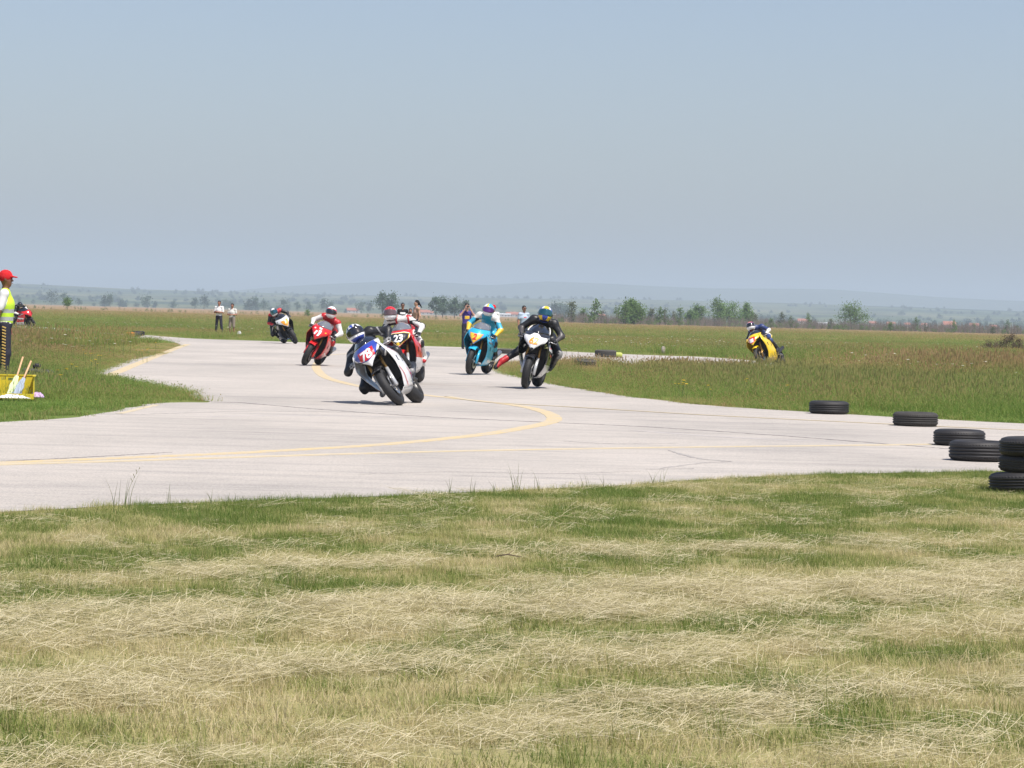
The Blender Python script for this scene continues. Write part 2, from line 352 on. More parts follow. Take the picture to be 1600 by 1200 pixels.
def tuft(n, rad, h0, h1, w, bend, m, seg=2, lay=False, head=0, L0=None):
    r = np.random.default_rng(n * 31 + int(rad * 977)); V = []; F = []; T = []
    for k in range(n):
        a = r.random() * 6.283; d = rad * math.sqrt(r.random()); x, y = d * math.cos(a), d * math.sin(a)
        az = r.random() * 6.283; h = h0 + (h1 - h0) * r.random(); t = r.random(); s = len(V)
        if lay:
            az = r.normal(0, 1.0) + (math.pi if r.random() < .5 else 0); dx, dy = math.cos(az), math.sin(az); z0 = r.random() ** 2 * L0; z1 = r.random() ** 1.5 * L0 * 1.2; cur = r.normal(0, .025) * h
            px_, py_ = -dy, dx; N = 3
            for i in range(N + 1):
                u = i / N; c = cur * 4 * u * (1 - u); zz = z0 + (z1 - z0) * u + .006 + L0 * .12 * math.sin(u * 3.14) * t
                bx, by = x + dx * h * (u - .5) + px_ * c, y + dy * h * (u - .5) + py_ * c
                V += [(bx - px_ * w / 2, by - py_ * w / 2, zz), (bx + px_ * w / 2, by + py_ * w / 2, zz + w * .4)]
                if i: F.append((s + 2 * i - 2, s + 2 * i - 1, s + 2 * i + 1, s + 2 * i)); T.append(t)
            continue
        fx, fy = math.cos(az), math.sin(az); b = bend * h * (.3 + r.random()); px_, py_ = -fy, fx
        for i in range(seg + 1):
            u = i / seg; ww = w * (1 - u * .92) * (.7 + .6 * t); bb = b * u * u
            V += [(x + fx * bb - px_ * ww / 2, y + fy * bb - py_ * ww / 2, h * u * (1 - .15 * u * bend)), (x + fx * bb + px_ * ww / 2, y + fy * bb + py_ * ww / 2, h * u * (1 - .15 * u * bend))]
            if i: F.append((s + 2 * i - 2, s + 2 * i - 1, s + 2 * i + 1, s + 2 * i)); T.append(t)
        if head and r.random() < head:
            s = len(V); cx, cy, cz = x + fx * b, y + fy * b, h
            for (ox, oz) in ((-w * 1.3, 0), (w * 1.3, 0), (w * .8, h * .16), (-w * .8, h * .16)): V.append((cx + px_ * ox, cy + py_ * ox, cz + oz))
            F.append((s, s + 1, s + 2, s + 3)); T.append(.95)
    me = bpy.data.meshes.new('tuft'); me.from_pydata([tuple(map(float, v)) for v in V], [], F); me.materials.append(m)
    a = me.attributes.new('tint', 'FLOAT', 'FACE'); a.data.foreach_set('value', np.array(T, np.float32))
    return bpy.data.objects.new('tuft_source', me)
def scatter(name, x, y, protos, scale, extra=None, z=None, rot=None, kind='stuff'):
    n = len(x); me = bpy.data.meshes.new(name); me.vertices.add(n)
    z = np.zeros(n) if z is None else z
    me.vertices.foreach_set('co', np.stack([x, y, z], 1).astype(np.float32).ravel())
    def A(nm, ty, dat, key='value'):
        a = me.attributes.new(nm, ty, 'POINT'); a.data.foreach_set(key, dat)
    rz = rng.random(n) * 6.283 if rot is None else rot
    A('rot', 'FLOAT_VECTOR', np.stack([rng.normal(0, .06, n), rng.normal(0, .06, n), rz], 1).astype(np.float32).ravel(), 'vector')
    if scale.ndim == 1: scale = np.stack([scale] * 3, 1)
    A('scl', 'FLOAT_VECTOR', scale.astype(np.float32).ravel(), 'vector'); A('pid', 'INT', rng.integers(0, len(protos), n).astype(np.int32))
    for k, d in (extra or {}).items(): A(k, 'FLOAT', d.astype(np.float32))
    o = bpy.data.objects.new(name, me); C.objects.link(o)
    ng = bpy.data.node_groups.new(name, 'GeometryNodeTree'); ng.interface.new_socket('Geometry', in_out='INPUT', socket_type='NodeSocketGeometry'); ng.interface.new_socket('Geometry', in_out='OUTPUT', socket_type='NodeSocketGeometry')
    N = ng.nodes; Lk = ng.links; gi = N.new('NodeGroupInput'); gout = N.new('NodeGroupOutput'); jn = N.new('GeometryNodeJoinGeometry')
    for p in protos:
        oi = N.new('GeometryNodeObjectInfo'); oi.inputs['Object'].default_value = p; oi.inputs['As Instance'].default_value = True; Lk.new(oi.outputs['Geometry'], jn.inputs[0])
    ip = N.new('GeometryNodeInstanceOnPoints'); ip.inputs['Pick Instance'].default_value = True
    def NA(nm, ty):
        a = N.new('GeometryNodeInputNamedAttribute'); a.data_type = ty; a.inputs[0].default_value = nm; return a.outputs[0]
    Lk.new(gi.outputs[0], ip.inputs['Points']); Lk.new(jn.outputs[0], ip.inputs['Instance'])
    er = N.new('FunctionNodeEulerToRotation'); Lk.new(NA('rot', 'FLOAT_VECTOR'), er.inputs[0]); Lk.new(er.outputs[0], ip.inputs['Rotation'])
    Lk.new(NA('scl', 'FLOAT_VECTOR'), ip.inputs['Scale']); Lk.new(NA('pid', 'INT'), ip.inputs['Instance Index']); Lk.new(ip.outputs[0], gout.inputs[0])
    md = o.modifiers.new('scatter', 'NODES'); md.node_group = ng; tag(o, kind=kind); return o
def wedge(n, y0, y1, mx=.21, pad=1.2):
    # even density over a fan in front of the camera
    y = np.sqrt(rng.random(n) * (y1 ** 2 - y0 ** 2) + y0 ** 2); x = (rng.random(n) * 2 - 1) * (mx * y + pad); return x, y

# standing grass beyond and beside the tarmac
fp = [tuft(46, .22, .16, .40, .006, .55, m_field, head=.22), tuft(46, .24, .14, .36, .006, .8, m_field, head=.1), tuft(40, .22, .2, .46, .005, .4, m_field, head=.35)]
sp = [tuft(38, .14, .03, .10, .005, .7, m_field), tuft(38, .15, .03, .08, .005, 1., m_field)]
def fill(name, n, y0, y1, protos, sfun, minedge=0., maxedge=1e9, mx=.21, dryadd=0., keep=None):
    x, y = wedge(n, y0, y1, mx); k = ~inside(x, y); x, y = x[k], y[k]; e = edge_dist(x, y) if y0 < 130 else np.full(len(x), 99.)
    k = (e > minedge) & (e < maxedge)
    if keep is not None: k &= keep(x, y)
    x, y, e = x[k], y[k], e[k]; d = field_dry(x, y) * .8 - .07 + dryadd; s = sfun(x, y, e)
    return scatter(name, x, y, protos, s, {'dry': d * .8 + .05})
CLEAR = [(946, 558.5, .5, 30, .35), (914, 575, .5, 16, .22), (59, 593, .35, 5, .4), (208, 527, .6, 12, .5), (20, 628, .55, 3, .3), (60, 628, .3, 3, .4)]
def hs(x, y, e):
    clr = np.ones(len(x))
    for (px, py, hw, dp, f) in CLEAR:
        q = G(px, py); clr = np.where((np.abs(x - q.x) < hw) & (y < q.y + .25) & (y > q.y - dp), f, clr)
    ramp_ = np.clip(e / 2.2, .28, 1) * clr; island = np.clip((y - 30) / 8, .35, 1) * (x < 0) + (x >= 0)
    base = np.where((x > 5.5) | (x < -12.5), np.interp(y, [0, 40, 60, 75, 100, 125, 150], [.8, .85, 1.05, 1.35, 1.3, .6, .5]), np.interp(y, [0, 40, 72, 82, 115, 150], [.8, .8, .8, .45, .38, .5])) * np.where((x < 0) & (x > -12.5) & (y > 66), .72, 1)
    s = ramp_ * island * base * (.7 + .6 * fbm(x / 1.2, y / 1.2, 3, 51)); w = np.interp(y, [0, 40, 80, 200], [.9, 1, 1.6, 2.0]); return np.stack([w, w, s], 1)
far_side = lambda x, y: y > 28.5
fill('field_grass', 26000, 27, 80, fp, hs, .10, keep=far_side)
fill('field_grass', 26000, 80, 210, fp, hs, .3)
fill('field_grass', 16000, 210, 560, fp, lambda x, y, e: np.stack([3 + 0 * x, 3 + 0 * x, .55 + .5 * rng.random(len(x))], 1))
fill('verge_grass', 9000, 26, 75, sp, lambda x, y, e: .7 + .8 * rng.random(len(x)), .0, .6, dryadd=.28, keep=far_side)
# mown grass and hay in front
gp = [tuft(44, .13, .02, .065, .0034, .9, m_mown), tuft(44, .13, .02, .085, .0032, .7, m_mown), tuft(36, .12, .015, .05, .004, 1.3, m_mown)]
tp = [tuft(26, .06, .05, .15, .0036, .6, m_mown), tuft(20, .05, .06, .19, .0034, .5, m_mown)]
hp = [tuft(70, .22, .05, .22, .0014, 0, m_hay, lay=True, L0=.035), tuft(70, .20, .04, .16, .0016, 0, m_hay, lay=True, L0=.05), tuft(70, .2, .04, .15, .0017, 0, m_hay, lay=True, L0=.03)]
x, y = wedge(34000, 6.6, 29, .21, .9); k = ~inside(x, y); x, y = x[k], y[k]
hy = hay_mask(x, y); grn = fbm(x / .55, y / .7, 4, 61); far = np.clip((y - 13) / 5, 0, 1)
dr = np.clip(.43 - far * .20 - (grn - .5) * 2.4 + (fbm(x / .16, y / .16, 2, 71) - .5) * .9, .0, .85)
k = rng.random(len(x)) > hy * .25; scatter('mown_grass', x[k], y[k], gp, (.65 + .6 * rng.random(k.sum())) * (1 - .25 * hy[k]) * np.interp(y[k], [8, 15, 27], [1, .8, .62]), {'dry': dr[k]})
x, y = wedge(15000, 6.6, 29, .21, .9); k = ~inside(x, y); x, y = x[k], y[k]; hy = hay_mask(x, y); grn = fbm(x / .55, y / .7, 4, 61)
k = (rng.random(len(x)) < np.clip((grn - .47) * 5, 0.03, 1) * (1 - .8 * hy)) ; x, y = x[k], y[k]
scatter('green_tufts', x, y, tp, (.45 + .6 * rng.random(len(x))) * np.interp(y, [8, 13, 20], [1, .75, .35]), {'dry': .10 + .35 * rng.random(len(x))})
x, y = wedge(26000, 6.6, 24, .21, .9); k = ~inside(x, y); x, y = x[k], y[k]; hy = hay_mask(x, y)
k = rng.random(len(x)) < np.clip(hy * .64 - .08, .022, 1); x, y = x[k], y[k]; hy = hy[k]
scatter('cut_hay', x, y, hp, .6 + .55 * rng.random(len(x)), None, z=hy * (.02 + .09 * np.clip(fbm(x / .22, y / .22, 3, 43) - .4, 0, 1)), rot=rng.normal(.25, .45, len(x)))

# wild flowers and seed heads
m_fl = mat('yellow_petals', (.75, .50, .03), .6, 0, .1, 50, trans=.2); m_wh = mat('white_seedhead', (.62, .60, .50), .8, 0, .1, 50)
def flower_proto(m, h, r):
    b = MB(); b.tube([(0, 0, 0), (.01, 0, h * .6), (0, .01, h)], .003, 4, 1)
    for k in range(7):
        a = k * 2 * math.pi / 7; c = Vector((math.cos(a), math.sin(a), .35)) * r; t = Vector((-math.sin(a), math.cos(a), 0)) * r * .45
        b.add([(0, 0, h), tuple(c + t + Vector((0, 0, h))), tuple(c * 1.15 + Vector((0, 0, h))), tuple(c - t + Vector((0, 0, h)))], [(0, 1, 2, 3)])
    me = mesh(b.v, b.f, b.mi); me.materials.append(m); me.materials.append(mat('green_stem', (.09, .15, .04), .7)); return bpy.data.objects.new('flower_source', me)
fl = [(137,575),(141,569),(139,583),(153,578),(152,590),(104,607),(96,622),(212,561),(230,560),(245,552),(222,567),(1052,624),(1063,626),(1070,627),(1101,630),(1165,622),(1171,619),(1427,633),(1390,610),(1549,615),(1273,600),(1013,598),(95,603),(300,505),(1075,590),(118,600),(45,617),(1230,635)]
me_f = bpy.data.meshes.new('f')
pts = [G(*p) for p in fl]; x = np.array([p.x for p in pts]); y = np.array([p.y for p in pts])
scatter('yellow_wildflowers', np.repeat(x, 2) + rng.normal(0, .05, 2 * len(x)), np.repeat(y, 2) + rng.normal(0, .3, 2 * len(y)), [flower_proto(m_fl, .25, .022)], .8 + .5 * rng.random(2 * len(x)))
x, y = wedge(2600, 62, 150, .2); k = ~inside(x, y) & (fbm(x / 6, y / 12, 3, 81) > .53); x, y = x[k], y[k]
scatter('white_seedheads', x, y, [flower_proto(m_wh, .36, .03)], .8 + .5 * rng.random(len(x)))

# ------------------------------------------------------------------ tall weeds standing in front of the tarmac
m_weed = leafmat('weed_blades', [(0, (.08, .13, .035)), (.6, (.14, .18, .06)), (1, (.24, .24, .12))], .3)
weeds = [(181,797,.20,3),(199,792,.24,5),(268,786,.14,4),(330,786,.10,4),(357,784,.09,3),(703,771,.12,5),(738,768,.14,4),(772,768,.13,4),(806,766,.21,9),(838,764,.15,4),(915,762,.15,3),(943,760,.12,3),(1020,756,.12,4),(1033,755,.14,3),(1330,746,.09,3),(985,757,.1,3)]
wl = ['short bent weed at the left end of the near road edge', 'tall thin seeding grass stalk beside the near road edge at left', 'single upright weed tuft by the road edge, left of the middle']
ORDW = 'first second third fourth fifth sixth seventh eighth ninth tenth eleventh twelfth thirteenth fourteenth fifteenth sixteenth seventeenth'.split()
for i, (px, py, h, n) in enumerate(weeds):
    p = G(px, py + 4); V = []; F = []; T = []; r = random.Random(i)
    for k in range(n):
        az = r.random() * 6.28; hh = h * (.55 + .6 * r.random()); bd = hh * r.uniform(.05, .55); w = .0045; s = len(V); ox, oy = r.uniform(-.03, .03) * (h > .13), r.uniform(-.03, .03) * (h > .13)
        for j in range(5):
            u = j / 4; ww = w * (1 - .9 * u); xx = ox + math.cos(az) * bd * u * u; yy = oy + math.sin(az) * bd * u * u
            V += [(xx - ww / 2, yy, hh * u), (xx + ww / 2, yy, hh * u)]
            if j: F.append((s + 2 * j - 2, s + 2 * j - 1, s + 2 * j + 1, s + 2 * j)); T.append(r.random())
        if h > .23 and k < 1:
            for q in range(7):
                s = len(V); u = .65 + .055 * q; xx = ox + math.cos(az) * bd * u * u; yy = oy + math.sin(az) * bd * u * u; dx = (-1) ** q * .009
                V += [(xx, yy, hh * u), (xx + dx, yy, hh * u + .012), (xx + dx * .8, yy, hh * u + .022)]; F.append((s, s + 1, s + 2)); T.append(.9)
    me = bpy.data.meshes.new('weed'); me.from_pydata(V, [], F); a = me.attributes.new('tint', 'FLOAT', 'FACE'); a.data.foreach_set('value', np.array(T, np.float32))
    o = link('weed', me, m_weed); o.location = p
    lb = {1: 'tallest seeding weed at the left of the near road edge', 2: 'upright green weed standing alone right of the tallest left weed', 8: 'bushy weed with long blades at the middle of the near road edge'}.get(i, '%s of the small green weeds along the near road edge, counted from the left' % ORDW[sorted(w[0] for w in weeds).index(px)])
    tag(o, lb, 'weed', None if i in (1, 2, 8) else 'weeds along the near road edge')

# ------------------------------------------------------------------ trees
m_leaf = {k: leafmat('foliage_' + k, [(0, tuple(c * .5 for c in v)), (.5, v), (1, tuple(min(1, c * 1.7) for c in v))], .35) for k, v in
          {'bright': (.085, .15, .028), 'mid': (.10, .17, .045), 'dark': (.06, .10, .055), 'grey': (.10, .12, .055), 'brown': (.10, .075, .05)}.items()}
m_bark = mat('bark', (.10, .08, .065), .9, 0, .3, 4); m_grey_bark = mat('dry_stems', (.17, .145, .12), .9, 0, .25, 4)
def tree_meshes(h, w, seed, nb=14, nl=30, leaf=.3, trunk=.3, bare=False, lean=0., shape='round', tr=.012, gap=.35):
    r = random.Random(seed); tb = MB(); top = Vector((lean * h, 0, h * .9)); ends = []
    nt_ = 1 if shape != 'multi' else 4
    for q in range(nt_):
        b0 = Vector((r.uniform(-.1, .1) * w * (nt_ > 1), r.uniform(-.1, .1) * w * (nt_ > 1), -.1)); tip = top + Vector((r.uniform(-.3, .3) * w, r.uniform(-.3, .3) * w, r.uniform(-.2, 0) * h)) * (nt_ > 1)
        mid = b0.lerp(tip, .5) + Vector((r.uniform(-.04, .04) * h, r.uniform(-.04, .04) * h, 0))
        pts = catmull([b0, mid, tip], 4); tb.tube(pts, [h * tr * 2 * (1 - .85 * i / (len(pts) - 1)) for i in range(len(pts))], 6)
        for k in range(nb // nt_):
            u = trunk + (1 - trunk) * (k + r.random()) / (nb // nt_); base = b0.lerp(tip, u * .95); a = r.random() * 6.283
            rr = w / 2 * (math.sin(min(1, (u - trunk) / (1 - trunk) * .9 + .18) * math.pi) ** .6) * (.6 + .5 * r.random())
            e = base + Vector((math.cos(a) * rr, math.sin(a) * rr, h * (.04 + .12 * r.random())))
            tb.tube([base, base.lerp(e, .5) + Vector((0, 0, h * .02)), e], [h * tr * .55, h * tr * .4, h * tr * .15], 4); ends += [e, base.lerp(e, .6)]
        ends.append(tip)
    V = []; F = []; T = []
    for e in ends:
        cl = r.random(); cr = w * (.10 + .10 * r.random())
        if r.random() < gap * .4: continue
        for k in range(nl // 2 if bare else nl):
            c = e + Vector((r.gauss(0, 1), r.gauss(0, 1), r.gauss(0, .85))) * cr; a = Vector((r.gauss(0, 1), r.gauss(0, 1), r.gauss(0, 1))).normalized(); b_ = a.orthogonal().normalized(); s = len(V); q = leaf * r.uniform(.6, 1.2)
            V += [c - a * q * .5, c + b_ * q * .3, c + a * q * .5, c - b_ * q * .3]; F.append((s, s + 1, s + 2, s + 3)); T.append(min(1, max(0, cl * .6 + r.random() * .5)))
    me = bpy.data.meshes.new('crown'); me.from_pydata([tuple(v) for v in V], [], F); at = me.attributes.new('tint', 'FLOAT', 'FACE'); at.data.foreach_set('value', np.array(T, np.float32))
    return mesh(tb.v, tb.f), me
def tree(name, label, cat, loc, tm, leafm, bark=None, group=None, s=1., rz=0.):
    M = Matrix.Translation(loc) @ Matrix.Rotation(rz, 4, 'Z') @ Matrix.Scale(s, 4); t = empty(name, label, cat, M, group)
    a = link('trunk', tm[0], bark or m_bark, t); cme = tm[1]
    if cme.materials and cme.materials[0] != leafm: cme = cme.copy(); cme.materials.clear()
    link('crown', cme, leafm, t, None); return t
def zy(px, d): return P(px, d)
def H2(px, dist, ytop, ybase): return (ybase - ytop) / FPX * dist
# singled-out trees on the plain
tree('young_tree', 'small bright green tree standing alone on the far left of the plain', 'tree', P(106, 620), tree_meshes(2.6, 2.3, 3, 12, 24, .28, .42), m_leaf['bright'])
tree('young_tree', 'small green bush tree on the plain between the black and red motorcycles', 'tree', P(480, 560), tree_meshes(1.4, 1.5, 5, 10, 22, .2, .1), m_leaf['bright'])
tree('rounded_bush', 'dense bright green bush leaning left on a dark stem', 'bush', P(991, 660), tree_meshes(5.2, 5.2, 9, 40, 60, .42, .2, lean=-.16, tr=.03, gap=0), m_leaf['bright'])
tree('young_tree', 'spreading green tree with a forked trunk alone on the right of the plain', 'tree', P(1334, 760), tree_meshes(7.2, 6.2, 12, 30, 40, .42, .25, shape='multi', gap=.35), m_leaf['mid'])
for i, (px, h, w, d, k, lb) in enumerate([
    (1079, 3.4, 2.4, 780, 'mid', 'low green tree at the left end of the tree group'), (1092, 5.6, 2.6, 790, 'mid', 'slim tree with a ragged top at the left of the tree group'),
    (1121, 6.4, 4.0, 760, 'mid', 'tallest leafy tree in the middle of the tree group on the plain'), (1143, 5.6, 4.4, 765, 'mid', 'broad leafy tree right of the tallest in the tree group'),
    (1166, 5.6, 2.6, 780, 'mid', 'slender tree above the yellow motorcycle rider'), (1178, 3.2, 2.4, 790, 'grey', 'low greyish tree just behind the yellow motorcycle rider')]):
    tree('young_tree', lb, 'tree', P(px, d), tree_meshes(h * 1.12, w * 1.25, 40 + i, 24, 40, .46, .15, shape='multi' if i % 2 else 'round', gap=.4), m_leaf[k])
pr = [tree_meshes(5.6, 2.8, 60 + i, 16, 24, .42, .12, shape='multi' if i % 2 else 'round', bare=i > 2, gap=.6) for i in range(5)]
def ordlab2(pxs):
    out = []; cnt = {}; O = 'first second third fourth fifth sixth seventh eighth ninth tenth'.split()
    for px in pxs:
        m = [k for k in [(-99, 'the yellow and blue helmet'), (990, 'the bright round bush'), (1180, 'the yellow motorcycle rider'), (1335, 'the lone spreading tree'), (1483, 'the largest orange roofed house')] if k[0] <= px][-1]; c = cnt.get(m[0], 0); cnt[m[0]] = c + 1
        out.append('%s thin scrub tree on the field edge right of %s' % (O[c], m[1]))
    return out
scr_t = sorted([(893,6.2),(911,5.4),(930,6.2),(942,4.6),(962,5),(977,5.6),(1018,6),(1031,4.8),(1040,5.4),(1052,4.4),(1062,5),(1205,3.4),(1221,4.6),(1236,3.8),(1262,4.8),(1298,3.2),(1392,3.0),(1490,3.8),(1431,4.2),(1446,2.8),(1522,3.0),(1574,4.0),(1590,3.0),(1552,2.4)]); scr_lb = ordlab2([q[0] for q in scr_t])
for i, (px, h) in enumerate(scr_t):
    tree('scrub_tree', scr_lb[i], 'tree', P(px, 700 + 60 * math.sin(i * 2.3)), pr[i % 5], m_leaf['mid' if i % 3 else 'grey'], m_grey_bark, 'scrub trees along the field edge', h / 5 * .76, i * 1.3)
# hazy distant trees
fpz = [tree_meshes(10, 7 + 2 * (i % 3), 80 + i, 14, 16, 1.3, .3, gap=.5) for i in range(5)]
far_t = [(30,6,3000),(52,5,3100),(80,12,2600),(100,11,2600),(122,7,2700),(163,9,2400),(172,10,2400),(230,10,2500),(243,7,3100),(272,7,2700),(304,9,2500),(319,11,2500),(352,9,2700),(360,8,2700),(389,10,2500),(399,11,2500),(412,9,2600),(443,10,2500),(464,9,2700),(481,9,2700),(505,11,2500),(517,9,2500),(565,10,2600),(578,9,2500),(705,8,2800),(740,7,2900),(866,12,2300),(876,12,2300),(885,11,2350),(945,8,3000),(1000,9,3000),(1068,9,2900),(1210,8,2900),(1240,7,2900),(1270,8,2800),(1340,7,2900),(1375,7,2900),(1410,8,2900),(1460,8,2900),(1500,8,2900),(1540,8,2900),(1565,9,2900),(1595,8,2900)]
ORD = 'first second third fourth fifth sixth seventh eighth ninth tenth eleventh twelfth'.split()
def ordlabels(pxs, base, marks):
    out = []; cnt = {}
    for px in pxs:
        m = [k for k in marks if k[0] <= px][-1]; c = cnt.get(m[0], 0); cnt[m[0]] = c + 1; out.append('%s %s right of %s' % (ORD[c], base, m[1]))
    return out
far_lb = ordlabels([q[0] for q in far_t], 'distant hazy tree', [(-99, 'the marshal'), (106, 'the lone small tree at far left'), (341, 'the white shirted spectator'), (440, 'the rider of the black motorcycle'), (513, 'the white helmet of the red rider'), (700, 'the shirtless man'), (842, 'the yellow and blue helmet'), (990, 'the bright round bush'), (1190, 'the yellow motorcycle rider'), (1335, 'the lone spreading tree'), (1483, 'the largest orange roofed house')])
for i, (px, h, d) in enumerate(far_t):
    tree('distant_tree', far_lb[i], 'tree', P(px, d), fpz[i % 5], m_leaf['dark'], None, 'distant hazy trees beyond the plain', h / 10, i * 2.1)
mdz = [(597, 9.2, 1150, 'broad greyish tree left of the red helmet, far across the plain'), (613, 9, 1150, 'tall greyish tree just behind the red and white helmet'), (681, 8.0, 1150, 'widest of the four grey trees right of the shirtless man'), (692, 7.6, 1160, 'second of the four grey trees right of the shirtless man'), (710, 7.4, 1150, 'third of the four grey trees right of the shirtless man'), (728, 7, 1200, 'last of the four grey trees, above the photographer')]
for i, (px, h, d, lb) in enumerate(mdz):
    tree('plain_tree', lb, 'tree', P(px, d), tree_meshes(h, h * .62, 120 + i, 18, 30, .7, .28, gap=.35), m_leaf['dark'])
# low scrub, hedges and far woods too dense to count
sc1 = [bpy.data.objects.new('scrub_source', tree_meshes(1.0, 1.1, 140 + i, 6, 12, .16, .05)[1]) for i in range(3)]
for o in sc1: o.data.materials.append(m_leaf['mid'])
st_ = []
for i in range(3):
    b_ = MB(); r = random.Random(i)
    for k in range(14):
        xx, yy = r.uniform(-1.5, 1.5), r.uniform(-1, 1); hh = r.uniform(1.2, 3.2); e = Vector((xx + r.uniform(-.2, .2), yy, hh)); b_.tube([(xx, yy, 0), e], [.04, .015], 3, cap=False)
        for q in range(3): z = hh * r.uniform(.4, .9); b_.tube([(xx, yy, z), (xx + r.uniform(-.4, .4), yy + r.uniform(-.3, .3), z + r.uniform(.2, .6))], [.02, .008], 3, cap=False)
    me = mesh(b_.v, b_.f); me.materials.append(m_grey_bark); st_.append(bpy.data.objects.new('stem_source', me))
n = 900; px = rng.random(n) * 760 + 860; d = 690 + rng.random(n) * 150; pp = [P(a, b_) for a, b_ in zip(px, d)]
scatter('dry_scrub', np.array([p.x for p in pp]), np.array([p.y for p in pp]), st_, .45 + .5 * rng.random(n))
n = 520; px = np.concatenate([rng.random(330) * 900 + 860, rng.random(190) * 900 - 50]); d = 640 + rng.random(n) * 180; pp = [P(a, b_) for a, b_ in zip(px, d)]
scatter('low_shrubs', np.array([p.x for p in pp]), np.array([p.y for p in pp]), sc1, np.where(px > 860, .9, .55) * (.5 + rng.random(n) * .9))
wd = []
for i in range(3):
    o = bpy.data.objects.new('wood_source', tree_meshes(7, 9, 160 + i, 10, 22, 1.5, .05)[1]); o.data.materials.append(m_leaf['dark']); wd.append(o)
n = 330; px = rng.random(n) * 1900 - 150; d = 2950 + rng.random(n) * 330; k = (fbm(px / 60, d * 0 + 3, 3, 91) > .44) & ((px > 850) | (rng.random(n) < .45)); px, d = px[k], d[k]; pp = [P(a, b_) for a, b_ in zip(px, d)]
scatter('distant_wood', np.array([p.x for p in pp]), np.array([p.y for p in pp]), wd, .45 + .7 * rng.random(len(px)) * np.where(px > 850, 1.1, .8))
# tree lines and copses on the hill sides
def hz_at(x, y):
    i = np.clip(np.searchsorted(HY[:, 0], y) - 1, 0, HY.shape[0] - 2); j = np.clip(np.searchsorted(HX[0], x) - 1, 0, HX.shape[1] - 2)
    fy = (y - HY[i, 0]) / (HY[i + 1, 0] - HY[i, 0]); fx = (x - HX[0, j]) / (HX[0, j + 1] - HX[0, j])
    return (HZ_[i, j] * (1 - fx) + HZ_[i, j + 1] * fx) * (1 - fy) + (HZ_[i + 1, j] * (1 - fx) + HZ_[i + 1, j + 1] * fx) * fy
n = 2000; y = 3700 + rng.random(n) * 3400; x = (rng.random(n) * 2 - 1) * .2 * y; k = (np.abs(fbm(x / 700, y / 260, 3, 95) - .5) < .016) | (fbm(x / 300, y / 200, 3, 97) > .68); x, y = x[k], y[k]
scatter('hillside_trees', x, y, wd, .6 + .5 * rng.random(len(x)), z=hz_at(x, y) - 1)
# dark shrubs on the field, right
for i, (px, py, w, h, lb) in enumerate([(1545,536,1.1,.45,'small brown shrub, leftmost of the dark shrubs on the right field'), (1557,536,1.0,.5,'little brown shrub between the leftmost and the tall dark shrub'), (1573,536,1.1,.95,'tall brown shrub in the cluster at the right field'), (1583,536.5,1.1,1.0,'tallest brown shrub in the cluster at the right field'), (1592,537,1.0,.75,'brown shrub at the right end of the cluster near the frame edge')]):
    p = P(px, 170); tree('field_shrub', lb, 'shrub', p, tree_meshes(h * 1.0, w * .8, 180 + i, 10, 26, .09, .05, tr=.02), m_leaf['brown'])

# ------------------------------------------------------------------ village
m_wall = mat('village_plaster', (.45, .43, .39), .9, 0, .1, .3); m_roof = mat('clay_roof_tiles', (.36, .13, .075), .9, 0, .2, 1.); m_wing = mat('dark_window_glass', (.05, .06, .07), .3); m_shed = mat('grey_shed_sheet', (.55, .56, .56), .6, 0, .1, .5)
def house(px, d, w, dp, h, rh, rz, lb, shed=False, grp=None):
    d *= 1.18; w *= .62; dp *= .7; h *= .75; rh *= .62
    t = empty('house' if not shed else 'barn', lb, 'house' if not shed else 'barn', Matrix.Translation(P(px, d)) @ Matrix.Rotation(rz, 4, 'Z'), grp)
    b_ = MB().box((0, 0, h / 2), (w, dp, h)); b_.add([(-w / 2, -dp / 2, h), (-w / 2, dp / 2, h), (-w / 2, 0, h + rh), (w / 2, -dp / 2, h), (w / 2, dp / 2, h), (w / 2, 0, h + rh)], [(0, 2, 1), (3, 4, 5)]); b_.build('wall', m_shed if shed else m_wall, t, False)
    o = .4; rb = MB()
    for s in (-1, 1): rb.add([(-w / 2 - o, s * (dp / 2 + o), h - .15), (w / 2 + o, s * (dp / 2 + o), h - .15), (w / 2 + o, 0, h + rh + .15), (-w / 2 - o, 0, h + rh + .15)], [(0, 1, 2, 3) if s < 0 else (3, 2, 1, 0)])
    ro_ = rb.build('roof', m_roof if not shed else m_shed, t, False, .15)
    MB().box((w * .2, dp * .15, h + rh + .2), (.7, .7, 1.4)).build('chimney', m_wall, ro_, False) if not shed else None
    for k in range(max(2, int(w / 3.2))):
        MB().box((-w / 2 + w * (k + .5) / max(2, int(w / 3.2)), -dp / 2 - .02, h * .55), (1.0, .1, 1.2)).build('window', m_wing, t, False)
